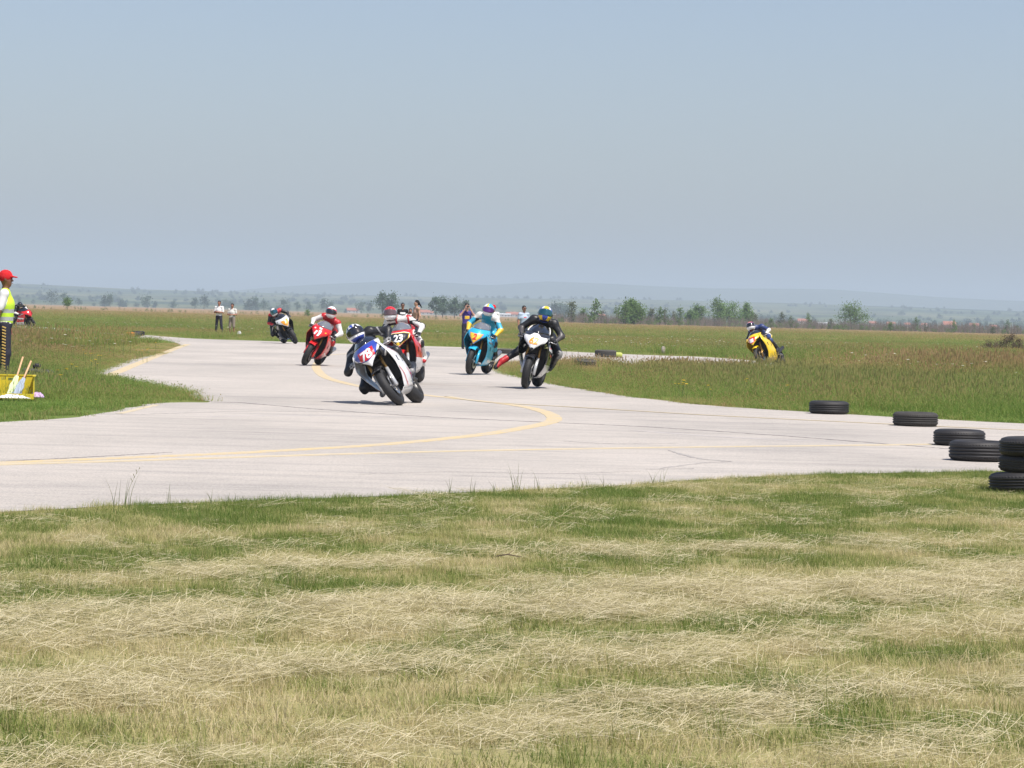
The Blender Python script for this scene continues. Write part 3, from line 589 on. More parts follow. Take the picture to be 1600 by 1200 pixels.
vh = [(549,2300,14,9,3.5,3.5,.2,'red roofed house in the haze right of the small green bush tree'),(556,2380,10,8,3,3,-.3,'smaller red roofed house beside the one in haze near the blue helmet'),(664,2300,14,9,3.5,3.6,.15,'red roofed house in the haze right of the shirtless man'),(672,2360,10,8,3,3,-.1,'low red roofed house just right of its larger neighbour'),
      (796,2500,12,9,4,3.5,.1,'red roofed house left of the village cluster'),(803,2560,11,8,5,3,.4,'two storey house in the village cluster between the riders'),(811,2500,12,9,4,3.5,-.2,'red roofed house in the village cluster above the standing man'),(818,2600,10,8,4.5,3,.1,'house at the right end of the village cluster'),
      (940,2500,11,8,5,3,.3,'pale house half hidden behind scrub left of the bright bush'),(1253,2500,15,9,5,4.,.1,'red roofed house right of the yellow motorcycle rider'),(1363,2400,11,8,4.5,3,.2,'house with white walls just right of the lone spreading tree'),(1392,2450,13,8,4,3.5,-.2,'small red roofed house right of the white walled one'),(1417,2500,10,8,4,3,.3,'pale small house among the far trees'),
      (1483,2100,17,10,4.5,5,.05,'largest orange roofed house in the far village'),(1522,2200,13,9,4.5,3.6,-.15,'orange roofed house right of the largest one'),(1552,2500,11,8,4,3,.2,'small white house near the right edge of the village'),(1444,2500,9,8,4,3,-.3,'narrow house left of the largest orange roofed one')]
for a in vh: house(*a)
house(785, 2450, 26, 8, 3.5, 1.5, .05, 'long low pale barn left of the village cluster', True); house(857, 2450, 24, 9, 4.5, 1.5, -.05, 'long pale barn beside the yellow helmet', True); house(1285, 2450, 45, 8, 3, 1.2, .03, 'long low pale barn right of the red roofed house', True)
# ------------------------------------------------------------------ smooth bodies: union of tapered limbs, meshed with surface nets
def sdf_eval(prims, X, k):
    d = None; best = None
    for i, p in enumerate(prims):
        a, b, ra, rb = p[0], p[1], p[2], p[3]; a = np.array(a, float); b = np.array(b, float); sq = np.array(p[5] if len(p) > 5 else (1, 1, 1), float)
        ab = (b - a); L2 = max(1e-9, ab @ ab); t = np.clip(((X - a) @ ab) / L2, 0, 1); q = (X - a - t[..., None] * ab) / sq
        di = (np.sqrt((q * q).sum(-1)) - (ra + (rb - ra) * t)) * sq.min()
        if d is None: d = di; best = di.copy(); idx = np.zeros(di.shape, int)
        else:
            kk = p[6] if len(p) > 6 else k
            h = np.clip(.5 + .5 * (d - di) / kk, 0, 1); d = d * (1 - h) + di * h - kk * h * (1 - h)
            m = di < best; best[m] = di[m]; idx[m] = i
    return d, idx
def sdf_mesh(prims, res, k=.03, name='body'):
    lo = np.min([np.minimum(p[0], p[1]) - max(p[2], p[3]) * 1.3 for p in prims], 0) - 2.5 * res; hi = np.max([np.maximum(p[0], p[1]) + max(p[2], p[3]) * 1.3 for p in prims], 0) + 2.5 * res
    n = np.ceil((hi - lo) / res).astype(int) + 1; g = np.stack(np.meshgrid(*[lo[i] + res * np.arange(n[i]) for i in range(3)], indexing='ij'), -1)
    V, _ = sdf_eval(prims, g, k); S = V < 0; acc = np.zeros(tuple(n - 1) + (3,)); cnt = np.zeros(tuple(n - 1))
    cs = [(i, j, l) for i in (0, 1) for j in (0, 1) for l in (0, 1)]
    sl_ = lambda c, A: A[c[0]:n[0] - 1 + c[0], c[1]:n[1] - 1 + c[1], c[2]:n[2] - 1 + c[2]]
    for a in cs:
        for ax in range(3):
            if a[ax]: continue
            b = list(a); b[ax] = 1; va, vb = sl_(a, V), sl_(b, V); m = (va < 0) != (vb < 0); t = np.where(m, va / np.where(m, va - vb, 1), 0)
            for c in range(3): acc[..., c] += m * (a[c] + (t if c == ax else 0))
            cnt += m
    act = cnt > 0; ids = -np.ones(act.shape, int); ids[act] = np.arange(act.sum()); ijk = np.argwhere(act); verts = lo + res * (ijk + acc[act] / cnt[act][:, None]); F = []
    for ax in range(3):
        b, c = (ax + 1) % 3, (ax + 2) % 3; s0 = [slice(None)] * 3; s1 = [slice(None)] * 3; s0[ax] = slice(0, n[ax] - 1); s1[ax] = slice(1, n[ax])
        A, B = S[tuple(s0)], S[tuple(s1)]; e = np.argwhere(A != B); e = e[(e[:, b] > 0) & (e[:, c] > 0) & (e[:, b] < n[b] - 1) & (e[:, c] < n[c] - 1)]
        if not len(e): continue
        ub = np.eye(3, dtype=int)[b]; uc = np.eye(3, dtype=int)[c]; q = np.stack([ids[tuple((e - o).T)] for o in (ub + uc, uc, 0 * ub, ub)], 1)
        fl_ = ~A[tuple(e.T)]; q[fl_] = q[fl_][:, ::-1]; F.append(q)
    F = np.concatenate(F); cen = verts[F].mean(1); _, idx = sdf_eval(prims, cen, k); mi = np.array([p[4] for p in prims])[idx]
    me = bpy.data.meshes.new(name); me.from_pydata(verts.tolist(), [], F.tolist()); me.polygons.foreach_set('material_index', mi.astype(np.int32)); me.polygons.foreach_set('use_smooth', [True] * len(F)); me.update()
    return me, cen
_hands = {}
def hand_mesh(curl, side, res=.0062):
    key = (curl, side)
    if key in _hands: return _hands[key]
    pr = [((0, -.01, 0), (0, .035, 0), .026, .027, 0, (1.1, 1, .72)), ((-.022, .035, 0), (-.026, .075, 0), .020, .016, 0, (1, 1, .85)), ((.022, .035, 0), (.024, .078, 0), .021, .016, 0, (1, 1, .85)), ((0, .03, 0), (0, .08, .002), .021, .016, 0, (1, 1, .85))]
    for x, L, r in ((-.033, .058, .0078), (-.011, .070, .0088), (.011, .075, .0092), (.033, .067, .0090)):
        p = Vector((x, .078, 0)); a = 0
        for q, f in enumerate((.45, .32, .23)):
            a += R(curl * (.9, 1.15, .8)[q]); e = p + Vector((0, math.cos(a), -math.sin(a))) * L * f; pr.append((tuple(p), tuple(e), r * (1 - .07 * q), r * (.93 - .07 * q), 0, (1, 1, 1), .006)); p = e
    s = 1; p = Vector((.028 * s, .012, -.004)); c_ = curl / 80
    for q, (dx, dy, dz, r) in enumerate(((.024, .022, -.008, .0125), (.010 - .008 * c_, .026, -.010 - .014 * c_, .0105), (.002 - .016 * c_, .022, -.006 - .012 * c_, .0092))):
        e = p + Vector((dx, dy, dz)); pr.append((tuple(p), tuple(e), r, r * .92, 0, (1, 1, 1), .008)); p = e
    if side < 0: pr = [tuple([(-q[0][0], q[0][1], q[0][2]), (-q[1][0], q[1][1], q[1][2])] + list(q[2:])) for q in pr]
    _hands[key] = sdf_mesh(pr, res, .012, 'hand')[0]; return _hands[key]
def hand(name, parent, wrist, fwd, palm, side, curl, m, s=1.):
    # palm = direction the palm faces; thumb on the +x side of the local hand for side=+1
    f = Vector(fwd).normalized(); z = -Vector(palm); z = (z - f * z.dot(f)).normalized(); x = f.cross(z)
    me = hand_mesh(curl, side).copy(); o = link(name, me, m, parent, True)
    o.matrix_local = Matrix.Translation(wrist) @ Matrix((x, f, z)).transposed().to_4x4() @ Matrix.Scale(s, 4); return o
def solid_of(name, prims, res, k, mats, parent, pick=None):
    me, cen = sdf_mesh(prims, res, k, name)
    if pick is not None:
        base = np.zeros(len(me.polygons), np.int32); me.polygons.foreach_get('material_index', base); me.polygons.foreach_set('material_index', pick(cen, base).astype(np.int32))
    return link(name, me, mats, parent, True)

# flat lettering mapped on a surface
def text_verts(s, size, shear=0., bold=.02):
    cu = bpy.data.curves.new('t', 'FONT'); cu.body = s; cu.size = 1; cu.offset = bold; cu.align_x = 'CENTER'; cu.align_y = 'CENTER'; cu.resolution_u = 4; cu.space_character = .92
    o = bpy.data.objects.new('t', cu); me = o.to_mesh(); v = [(a.co.x * size + a.co.y * size * shear, a.co.y * size) for a in me.vertices]; f = [tuple(p.vertices) for p in me.polygons]
    o.to_mesh_clear(); bpy.data.objects.remove(o); cx = (max(a[0] for a in v) + min(a[0] for a in v)) / 2; cy = (max(a[1] for a in v) + min(a[1] for a in v)) / 2
    return [(a - cx, b - cy) for a, b in v], f
def poly_fill(p2, n=1):
    t = tessellate_polygon([[Vector((a, b, 0)) for a, b in p2]]); return p2, t

# ------------------------------------------------------------------ motorcycle (local frame: front axle over the origin, rear towards +Y, wheels touch z=0)
blk = mat('black_plastic', (.018, .018, .02), .45, 0, .2, 20); tyr = mat('tyre_rubber', (.016, .016, .017), .7, 0, .25, 14, bump=.15); met = mat('bare_aluminium', (.55, .55, .56), .35, .9, .1, 20)
stl = mat('brake_steel', (.5, .5, .5), .3, 1., .1, 60); gold = mat('gold_fork_tube', (.30, .18, .06), .35, .8, .1, 20); drk = mat('engine_dark_grey', (.045, .045, .048), .5, .4, .35, 14)
scr = mat('tinted_screen', (.012, .014, .018), .08, 0, .1, 5, coat=1.); scc = mat('smoked_screen', (.16, .17, .19), .08, 0, .1, 5, coat=1.); rimm = mat('black_wheel_rim', (.03, .03, .03), .35, .3, .1, 9)
white = mat('white_bodywork', (.78, .78, .78), .3, 0, .04, 4, coat=.6); red = mat('red_bodywork', (.62, .018, .02), .28, 0, .08, 4, coat=.6); blue = mat('dark_blue_bodywork', (.03, .06, .36), .28, 0, .08, 4, coat=.6)
cyan = mat('sky_blue_bodywork', (.03, .42, .68), .28, 0, .06, 4, coat=.6); yell = mat('yellow_bodywork', (.80, .56, .02), .3, 0, .05, 4, coat=.6); bbk = mat('gloss_black_bodywork', (.02, .02, .022), .22, 0, .1, 4, coat=.8)
silv = mat('silver_bodywork', (.55, .56, .57), .3, .3, .05, 4, coat=.5); oran = mat('orange_lettering', (.80, .33, .03), .4, 0, .05, 9); wl_ = mat('white_lettering', (.82, .82, .82), .5, 0, .03, 9); pink = mat('pink_plate_edge', (.65, .10, .22), .4, 0, .05, 9); greym = mat('grey_print', (.28, .29, .31), .5, 0, .1, 20)
def noseN(u, v, off=0.):
    w = .045 + .205 * math.sin(min(1, v * 1.15) * math.pi / 2) ** .9 - .03 * max(0, v - .7) / .3; au = abs(u)
    y = -.25 + .08 * (1 - v) ** 2 + .26 * v ** 1.5 + (.10 + .16 * v) * au ** 2.1; z = .665 + .335 * v + .055 * au ** 1.4 * (1 - v) * 1.2 - .0 * au
    return Vector((w * u * (1 + off), y - off, z))
def surf_pts(p2, off, flipx=False):
    out = []
    for a, b in p2:                     # a = metres across, b = height on the nose
        v = min(1, max(0, (b - .665) / .335)); w = noseN(1, v).x; out.append(noseN(max(-1, min(1, a / w)), v, 0) + Vector((0, -off, off * .35)))
    return out
def decal(name, p2, tris, off, m, parent, sub=True):
    bm = bmesh.new(); vs = [bm.verts.new((a, b, 0)) for a, b in p2]
    for t in tris:
        try: bm.faces.new([vs[i] for i in t])
        except ValueError: pass
    if sub:
        for _ in range(3):
            es = [e for e in bm.edges if e.calc_length() > .035]
            if not es: break
            bmesh.ops.subdivide_edges(bm, edges=es, cuts=1); bmesh.ops.triangulate(bm, faces=bm.faces[:])
    P2 = [(v.co.x, v.co.y) for v in bm.verts]; bm.verts.index_update(); F = [tuple(v.index for v in f.verts) for f in bm.faces]; bm.free()
    V = surf_pts(P2, off); G_ = []
    for f in F:
        n = (V[f[1]] - V[f[0]]).cross(V[f[2]] - V[f[0]]); G_.append(f if n.y < 0 else f[::-1])
    return obj(name, V, G_, m, parent, False)
def lerpc(keys, t):
    for (t0, a), (t1, b) in zip(keys, keys[1:]):
        if t <= t1: return Vector(a).lerp(Vector(b), (t - t0) / (t1 - t0))
    return Vector(keys[-1][1])
FK = [(0, (.205, .06, .955)), (.25, (.245, .02, .84)), (.42, (.275, .00, .73)), (.60, (.26, .15, .58)), (.8, (.215, .27, .40)), (1, (.11, .35, .20))]
RK = [(0, (.16, .44, .93)), (.25, (.215, .52, .80)), (.42, (.275, .60, .70)), (.60, (.27, .68, .55)), (.8, (.225, .88, .36)), (1, (.11, 1.02, .22))]
def sideS(sgn, s, t, off=0.):
    a = lerpc(FK, t); b = lerpc(RK, t); p = a.lerp(b, s); p.x += .022 * math.sin(s * math.pi) + off; p.x *= sgn; return p
def wheel_part(bike, y, rad, w, rimr, disc, rim_m=rimm):
    c = (0, y, rad); rb = MB(); rb.lathe([(rimr, -w * .36), (rimr + .012, -w * .36), (rimr - .02, -w * .3), (rimr - .028, 0), (rimr - .02, w * .3), (rimr + .012, w * .36), (rimr, w * .36), (rimr - .035, w * .1), (rimr - .035, -w * .1)], 40, c, m=0, close=True)
    rb.lathe([(.045, -w * .42), (.045, w * .42), (.02, w * .42), (.02, -w * .42)], 16, c, close=True)
    for k in range(5):
        a = k * 2 * math.pi / 5; d = Vector((0, math.cos(a), math.sin(a))); o = Vector(c); rb.tube([o + d * .04, o + d * (rimr - .02)], [.02, .014], 6)
    r = rb.build('wheel', rim_m, bike); tb = MB(); prof = []
    for i in range(15):
        a = R(-82 + 164 * i / 14); prof.append((rad - w * .52 + w * .52 * math.cos(a), w / 2 * math.sin(a) / math.sin(R(82))))
    prof += [(rimr + .01, w * .40), (rimr, w * .34), (rimr, -w * .34), (rimr + .01, -w * .40)]
    tb.lathe(prof, 56, c, close=True).build('tyre', tyr, r)
    for s in disc:
        MB().lathe([(.155, s * w * .52), (.155, s * w * .52 + .006), (.11, s * w * .52 + .006), (.11, s * w * .52)], 36, c, close=True).build('brake_disc', stl, r, False)
    return r
def motorcycle(label, M, o):
    bike = empty('motorcycle', label, 'motorcycle', M)
    body, nose, side, belly, tank, tail, fend = (o.get(k, o['body']) for k in ('body', 'nose', 'side', 'belly', 'tank', 'tail', 'fender'))
    wheel_part(bike, 0, .30, .125, .215, (-1, 1)); wheel_part(bike, 1.40, .31, .19, .215, (-1,))
    for s in (-1, 1):
        fk = MB(); fk.tube([(s * .105, -.03, .27), (s * .105, .10, .56)], [.030, .028], 10); fk.tube([(s * .105, .10, .56), (s * .105, .235, .88)], .022, 10, 1)
        f_ = fk.build('fork_leg', [o.get('fork', silv), gold], bike)
        MB().box((s * .088, .115, .34), (.05, .06, .11), rot=Matrix.Rotation(R(24), 3, 'X')).build('brake_caliper', o.get('cal', drk), f_, False)
    MB().tube([(-.10, 0, .30), (.10, 0, .30)], .012, 8).build('axle', met, bike); MB().tube([(-.14, 1.4, .31), (.14, 1.4, .31)], .014, 8).build('axle', met, bike)
    fb = MB()
    prof = [(.30 + .016, -.083), (.335, -.06), (.345, 0), (.335, .06), (.316, .083), (.310, .083), (.328, .055), (.338, 0), (.328, -.055), (.310, -.083)]
    fb.lathe(prof, 20, (0, 0, .30), a0=28, a1=128, close=True); fb.build('front_fender', fend, bike)
    # nose: skin with thickness
    nb = MB(); nb.grid(lambda a, b: noseN(a * 2 - 1, b), 18, 12); nb.build('nose_fairing', nose, bike, True, .006)
    if 'nose_side' in o:
        for s in (-1, 1):
            pass
    # air intakes
    for s in (-1, 1):
        q = [(s * .10, .735), (s * .165, .755), (s * .175, .80), (s * .12, .775)]; decal('air_intake', q, [(0, 1, 2), (0, 2, 3)], .005, blk, bike)
    # windscreen bubble
    def W(a, b):
        u = a * 2 - 1; e = noseN(u, 1); w = 1 - .42 * b ** 1.4; zt = 1.0 + .15 * math.sin(b * math.pi / 2) * (1 - .28 * abs(u) ** 2.2); return Vector((e.x * w * .93, e.y + .30 * b ** 1.1 - .004, zt - .006 * 0))
    ws = MB().grid(W, 14, 8).build('windscreen', o.get('screen', scr), bike, True, .004)
    if o.get('screen_highlight'):
        for s in (-1, 1): MB().tube([W(.5 + s * .49, b / 6) + Vector((0, -.008, 0)) for b in range(7)], .010, 6).build('screen_edge_highlight', o['screen_highlight'], ws)  # highlights along the screen edges, modelled as thin white tubes
    # side panels
    for s in (-1, 1):
        sb = MB(); sb.grid(lambda a, b: sideS(s, a, b), 10, 18, flip=s > 0)
        sb.mi = [0 if ((k // 10) / 18) < .70 else 1 for k in range(180)]
        so_ = sb.build('side_fairing', [side, belly], bike, True, .006)
        vb = MB(); q = [(.30, .50), (.78, .53), (.66, .62), (.22, .60)]; vb.add([sideS(s, a, b, .004) for a, b in q], [(0, 1, 2, 3) if s < 0 else (3, 2, 1, 0)]); vb.build('side_vent', blk, so_, False)
        for k, (cm, quads) in enumerate(o.get('stripes', [])):
            st = MB()
            for (s0, t0), (s1, t1), th in quads:
                N = 6; pv_ = []
                for i in range(N + 1):
                    a = s0 + (s1 - s0) * i / N; b = t0 + (t1 - t0) * i / N; pv_ += [sideS(s, a, b - th / 2, .006), sideS(s, a, b + th / 2, .006)]
                st.add(pv_, [((2*i, 2*i+1, 2*i+3, 2*i+2) if s < 0 else (2*i+2, 2*i+3, 2*i+1, 2*i)) for i in range(N)])
            st.build('side_stripe', cm, so_, False)
    bl = MB(); bl.grid(lambda a, b: Vector(((a * 2 - 1) * .115, .34 + .69 * b, .225 - .05 * (1 - (a * 2 - 1) ** 2))), 6, 6, flip=True); bl.build('belly_pan', belly, bike, True, .006)
    cb = MB(); cb.box((0, .42, .56), (.36, .05, .36)); cb.build('radiator', drk, bike, False)
    cb = MB(); cb.box((0, .66, .50), (.34, .34, .46)); cb.box((0, .60, .80), (.20, .50, .12)); cb.build('engine', drk, bike, False)
    cb = MB(); cb.box((0, .16, .84), (.28, .26, .13)); cb.tube([(-.13, .2, .73), (.13, .2, .73)], .03, 8); cb.build('fork_yoke', blk, bike, False)
    # inner cowl sides linking nose to panels
    solid_of('fuel_tank', [((0, .50, .87), (0, .66, .86), .155, .145, 0, (1, 1, .85)), ((0, .70, .85), (0, .92, .80), .13, .08, 0, (1, 1, .85))], .025, .04, tank, bike)
    MB().grid(lambda a, b: Vector(((a * 2 - 1) * (.10 + .04 * math.sin(b * 3.1)), .86 + .34 * b, .83 + .05 * b ** 2 - .05 * abs(a * 2 - 1) ** 3)), 8, 6).build('seat', blk, bike, True, .04)
    tl = MB(); L_ = [(1.02, .085, .86, .72), (1.18, .11, .93, .78), (1.35, .085, .99, .88), (1.50, .04, 1.02, .96)]
    tl.grid(lambda a, b: (lambda y, w, z1, z0: Vector((w * math.cos(a * 2 * math.pi), y, (z0 + z1) / 2 + (z1 - z0) / 2 * math.sin(a * 2 * math.pi))))(*[np.interp(b * 3, [0, 1, 2, 3], [q[i] for q in L_]) for i in range(4)]), 12, 9, flip=False); tl.build('tail_fairing', tail, bike)
    for s in (-1, 1):
        MB().tube([(s * .10, .80, .43), (s * .13, 1.1, .36), (s * .135, 1.42, .31)], [.035, .03, .024], 8).build('swingarm', o.get('swing', met), bike)
        hb = MB(); hb.tube([(s * .11, .24, .885), (s * .34, .32, .865)], .013, 8).build('handlebar', blk, bike); MB().tube([(s * .21, .275, .877), (s * .335, .318, .866)], .019, 10).build('grip', blk, bike)
        MB().tube([(s * .19, .25, .88), (s * .24, .215, .876), (s * .36, .25, .862)], [.008, .007, .006], 6).build('lever', met, bike)
        MB().tube([(s * .12, .96, .385), (s * .245, .97, .385)], .012, 8).build('footpeg', met, bike)
    xs = o.get('exh', 1); MB().tube([(xs * .12, .80, .30), (xs * .17, 1.08, .36), (xs * .205, 1.50, .52)], [.028, .05, .052], 12).build('exhaust', o.get('exm', met), bike)
    # plate and number
    for (nm, poly, off, m) in o.get('plates', []):
        p2, t = poly_fill(poly); decal(nm, p2, t, off, m, bike)
    if o.get('bars'):
        for cx in (-.055, .035): decal('race_number', [(cx - .035, .775), (cx + .010, .775), (cx + .035, .885), (cx - .01, .885)], [(0, 1, 2), (0, 2, 3)], .011, wl_, bike)
    if 'num' in o:
        s_, size, cx, cz, rot, shear, m, bold = o['num']
        for k, ch in enumerate(s_):
            pass
        tv, tf = text_verts(s_, size, shear, bold); ca, sa = math.cos(R(rot)), math.sin(R(rot)); tv = [(cx + a * ca - b * sa, cz + a * sa + b * ca) for a, b in tv]
        decal('race_number', tv, tf, .011, m, bike)
    return bike

# ------------------------------------------------------------------ riders
def leather(name, col): return mat(name, col, .42, 0, .22, 9, bump=.9, bscale=16, spec=.5)
lb_ = leather('black_leather', (.016, .016, .018)); lw = leather('white_leather', (.66, .65, .62)); lr = leather('red_leather', (.45, .02, .025)); lc = leather('sky_blue_leather', (.04, .38, .58)); lg = leather('grey_leather', (.26, .26, .26)); ly = leather('yellow_leather', (.75, .48, .04)); ld = leather('dark_blue_leather', (.03, .05, .16))
ldg = leather('worn_charcoal_leather', (.06, .055, .055))
def helmet(parent, c, yaw, pitch, roll, pal, visor, pick, s=1.):
    # shell as a deformed sphere; front is -Y
    def rad(az, el):
        x, y, z = math.cos(el) * math.sin(az), -math.cos(el) * math.cos(az), math.sin(el)
        r = 1 / math.sqrt((x / .128) ** 2 + (y / .158) ** 2 + (z / (.140 if z > 0 else .150)) ** 2)
        f = max(0, math.cos(az)); e = math.degrees(el); r += .022 * f ** 2 * math.exp(-((e + 38) / 16) ** 2) - .010 * f ** 3 * math.exp(-((e + 2) / 14) ** 2) + .012 * max(0, -math.cos(az)) * math.exp(-((e - 10) / 25) ** 2)
        return r
    def pt(az, el, off=0.): r = rad(az, el) + off; return Vector((math.cos(el) * math.sin(az), -math.cos(el) * math.cos(az), math.sin(el))) * r
    b = MB(); nu, nv = 36, 22
    b.grid(lambda a, q: pt(a * 2 * math.pi, R(-62) + (math.pi / 2 - R(-62)) * q), nu, nv, flip=False)
    b.mi = [pick((((i + .5) / nu * 360 + 180) % 360) - 180, -62 + 152 * (j + .5) / nv) for j in range(nv) for i in range(nu)]
    h = b.build('helmet', pal, parent, True, .012)
    h.matrix_local = Matrix.Translation(c) @ Matrix.Rotation(R(yaw), 4, 'Z') @ Matrix.Rotation(R(roll), 4, 'Y') @ Matrix.Rotation(R(-pitch), 4, 'X') @ Matrix.Scale(s, 4)
    v = MB().grid(lambda a, q: pt(R(-68 + 136 * a), R(-24 + 44 * q - 5 * abs(2 * a - 1) ** 2 * (1 if q > .5 else -1)), .006), 16, 6).build('visor', visor, h, True, .003)
    for s_ in (-1, 1): MB().lathe([(.0, s_ * .133), (.016, s_ * .133), (.018, s_ * .120)], 10, (0, -.015, -.005)).build('visor_pivot', blk, h)
    return h
vis_d = mat('dark_visor', (.012, .012, .015), .06, 0, .1, 5, coat=1.); vis_m = mat('mirror_green_visor', (.02, .12, .16), .08, .6, .3, 14, coat=1.); vis_p = mat('purple_mirror_visor', (.14, .03, .22), .1, .5, .3, 14, coat=1.); vis_c = mat('smoked_visor', (.13, .08, .08), .08, .2, .3, 14, coat=1.)
def rider(label, M, o):
    t = empty('person', label, 'person', M); j = dict(pel=(0, .98, .965), chest=(0, .72, 1.14), neck=(0, .53, 1.245), shL=(-.185, .57, 1.20), shR=(.185, .57, 1.20), elL=(-.37, .54, 1.01), elR=(.37, .54, 1.01), wrL=(-.315, .37, .915), wrR=(.315, .37, .915),
        hiL=(-.09, .96, .93), hiR=(.09, .96, .93), knL=(-.255, .62, .73), knR=(.255, .62, .73), anL=(-.235, .99, .475), anR=(.235, .99, .475), toL=(-.25, .84, .395), toR=(.25, .84, .395), head=(0, .38, 1.33))
    j.update(o.get('j', {})); V_ = {k: np.array(v, float) for k, v in j.items()}; A, B_, C_, D_ = 0, 1, 2, 3
    sm = o.get('map', {}); g = lambda k: sm.get(k, 0)
    mid = lambda a, b, t_=.5: V_[a] * (1 - t_) + V_[b] * t_
    pr = [(V_['pel'], V_['chest'], .125, .135, g('torso'), (1.15, 1, .95)), (V_['chest'], V_['neck'], .135, .085, g('torso'), (1.1, 1, 1)), (V_['shL'], V_['shR'], .078, .078, g('yoke')), (mid('chest', 'neck', .3) + [0, .09, .05], mid('chest', 'neck', .9) + [0, .06, .035], .07, .05, g('hump')),
          (V_['hiL'], V_['hiR'], .115, .115, g('hips')), (V_['neck'], V_['head'] * .5 + V_['neck'] * .5, .055, .05, 4),
          (V_['head'] + [0, .02, -.03], V_['head'] + [0, .0, .03], .085, .085, 4)]
    for s in 'LR':
        pr += [(V_['sh' + s], V_['el' + s], .070, .055, g('arm' + s)), (V_['el' + s], V_['wr' + s], .056, .038, g('fore' + s)), (V_['hi' + s], V_['kn' + s], .098, .072, g('thigh' + s)), (V_['kn' + s], mid('kn' + s, 'an' + s, .9), .074, .050, g('shin' + s)), (V_['kn' + s] + [(.03 if s == 'R' else -.03), -.02, 0], V_['kn' + s] + [(.035 if s == 'R' else -.035), -.01, -.05], .05, .045, g('slider'))]
    me, cen = sdf_mesh(pr, .019, .035, 'body'); 
    if 'pick' in o:
        base = np.zeros(len(me.polygons), np.int32); me.polygons.foreach_get('material_index', base); me.polygons.foreach_set('material_index', o['pick'](cen, base, V_).astype(np.int32))
    link('body', me, (o['mats'] + [lb_] * 4)[:4] + [mat('neck_skin', (.42, .24, .17), .6)], t, True)
    helmet(t, Vector(V_['head']) + Vector((0, -.015, .005)), *o.get('hrot', (0, 0, 0)), o['hpal'], o['visor'], o['hpick'], 1.02)
    for s, sg in (('L', -1), ('R', 1)):
        gl = Vector(V_['wr' + s]); tgt = o.get('hand' + s, Vector((sg * .275, .285, .895))); f = Vector(tgt) - gl
        hand('glove', t, gl + f.normalized() * .005, f, (0, -.25, -1), -sg, 62, o.get('glove', lb_), 1.12)
        an, to = Vector(V_['an' + s]), Vector(V_['to' + s]); kn = Vector(V_['kn' + s]); up = (kn - an).normalized(); fw = (to - an).normalized()
        heel = an - fw * .03 - up * .05
        solid_of('boot', [(an + up * o.get('shaft', .17), an, .062, .052, 0), (an, heel, .048, .042, 0), (heel, to + fw * .02, .042, .036, 1, (1, 1, 1)), (an - up * .02, to, .045, .036, 0)], .016, .03, o.get('boot' + s, o.get('boot', [lb_, lb_])), t)
    return t
def bikeM(px, py, yaw, lean, sc=1.): return Matrix.Translation(G(px, py) + Vector((0, 0, .014))) @ Matrix.Rotation(R(yaw), 4, 'Z') @ Matrix.Rotation(R(lean), 4, 'Y') @ Matrix.Scale(sc, 4)
diamond = lambda cx, cz, w, h, r=0, n=4: [(cx + w * math.cos(a) * math.cos(R(r)) - h * math.sin(a) * math.sin(R(r)), cz + w * math.cos(a) * math.sin(R(r)) + h * math.sin(a) * math.cos(R(r))) for a in [math.pi / 4 + k * 2 * math.pi / n for k in range(n)]]
def stripe_pick(cmid, cside, ctop=None, cchin=None, w=14):
    # colour bands over a helmet: middle band, flanks, chin
    def f(az, el):
        if el < -30 and cchin is not None: return cchin
        x = math.cos(R(el)) * math.sin(R(az))
        if abs(x) < .26 and el > 14: return cmid
        if .26 <= abs(x) < .42 and el > 10: return ctop if ctop is not None else cside
        return cside
    return f

# 78, white and blue, leading
M = bikeM(628, 634, -9, -37)
motorcycle('white and blue racing motorcycle numbered 78 leaning hardest in front of the others', M, dict(body=white, nose=white, tank=white, tail=white, belly=white, fork=silv, exh=1, exm=drk, swing=drk, fender=bbk,
    plates=[('nose_patch', [(-.17, .995), (.17, .995), (.205, .90), (.14, .765), (-.14, .755), (-.205, .90)], .004, blue), ('number_plate', [(-.115, .775), (.125, .765), (.135, .915), (-.105, .925)], .0075, red)],
    num=('78', .185, .01, .845, 3, .12, wl_, .035), stripes=[(red, [((.25, .30), (.85, .38), .018), ((.35, .36), (.8, .42), .022), ((.45, .24), (.6, .27), .03)]), (red, [((.05, .70), (.3, .98), .05), ((.6, .72), (.8, .86), .05)]), (blue, [((.75, .80), (.98, .96), .06)])]))
rider('rider in black leathers and blue striped helmet with one knee out over the tarmac', M, dict(mats=[lb_, lg], map=dict(slider=0), hpal=[white, blue, bbk], visor=vis_d, hrot=(14, 12, 8), boot=[lb_, lg],
    hpick=lambda az, el: (0 if 22 < abs(az - 0) % 360 < 0 else (1 if (abs(math.cos(R(el)) * math.sin(R(az)) + .12) < .11 and el > 16) else (2 if (abs(math.cos(R(el)) * math.sin(R(az)) - .30) < .09 and el > 22) or (abs(math.cos(R(el)) * math.sin(R(az)) + .52) < .12 and el > 0) else (0 if el > -34 or abs(az) > 60 else 1)))),
    glove=lg, pick=lambda c, b, V: np.where((b == 0) & (((np.abs(c[:, 2] - V['shL'][2] - .02) < .012) & (c[:, 0] < -.2)) | ((np.abs(c[:, 0] - .26) < .012) & (c[:, 2] > .95)) | ((np.abs(c[:, 0]) < .012) & (c[:, 1] < .62))), 1, b), j=dict(pel=(-.12, .97, .94), chest=(-.10, .70, 1.06), neck=(-.05, .50, 1.13), shL=(-.27, .52, 1.04), shR=(.12, .52, 1.17), head=(-.02, .33, 1.23), elL=(-.44, .40, .86), elR=(.36, .52, 1.03), hiL=(-.19, .95, .88), hiR=(-.01, .96, .92), knL=(-.42, .70, .58), anL=(-.26, 1.02, .44), toL=(-.30, .88, .37))))

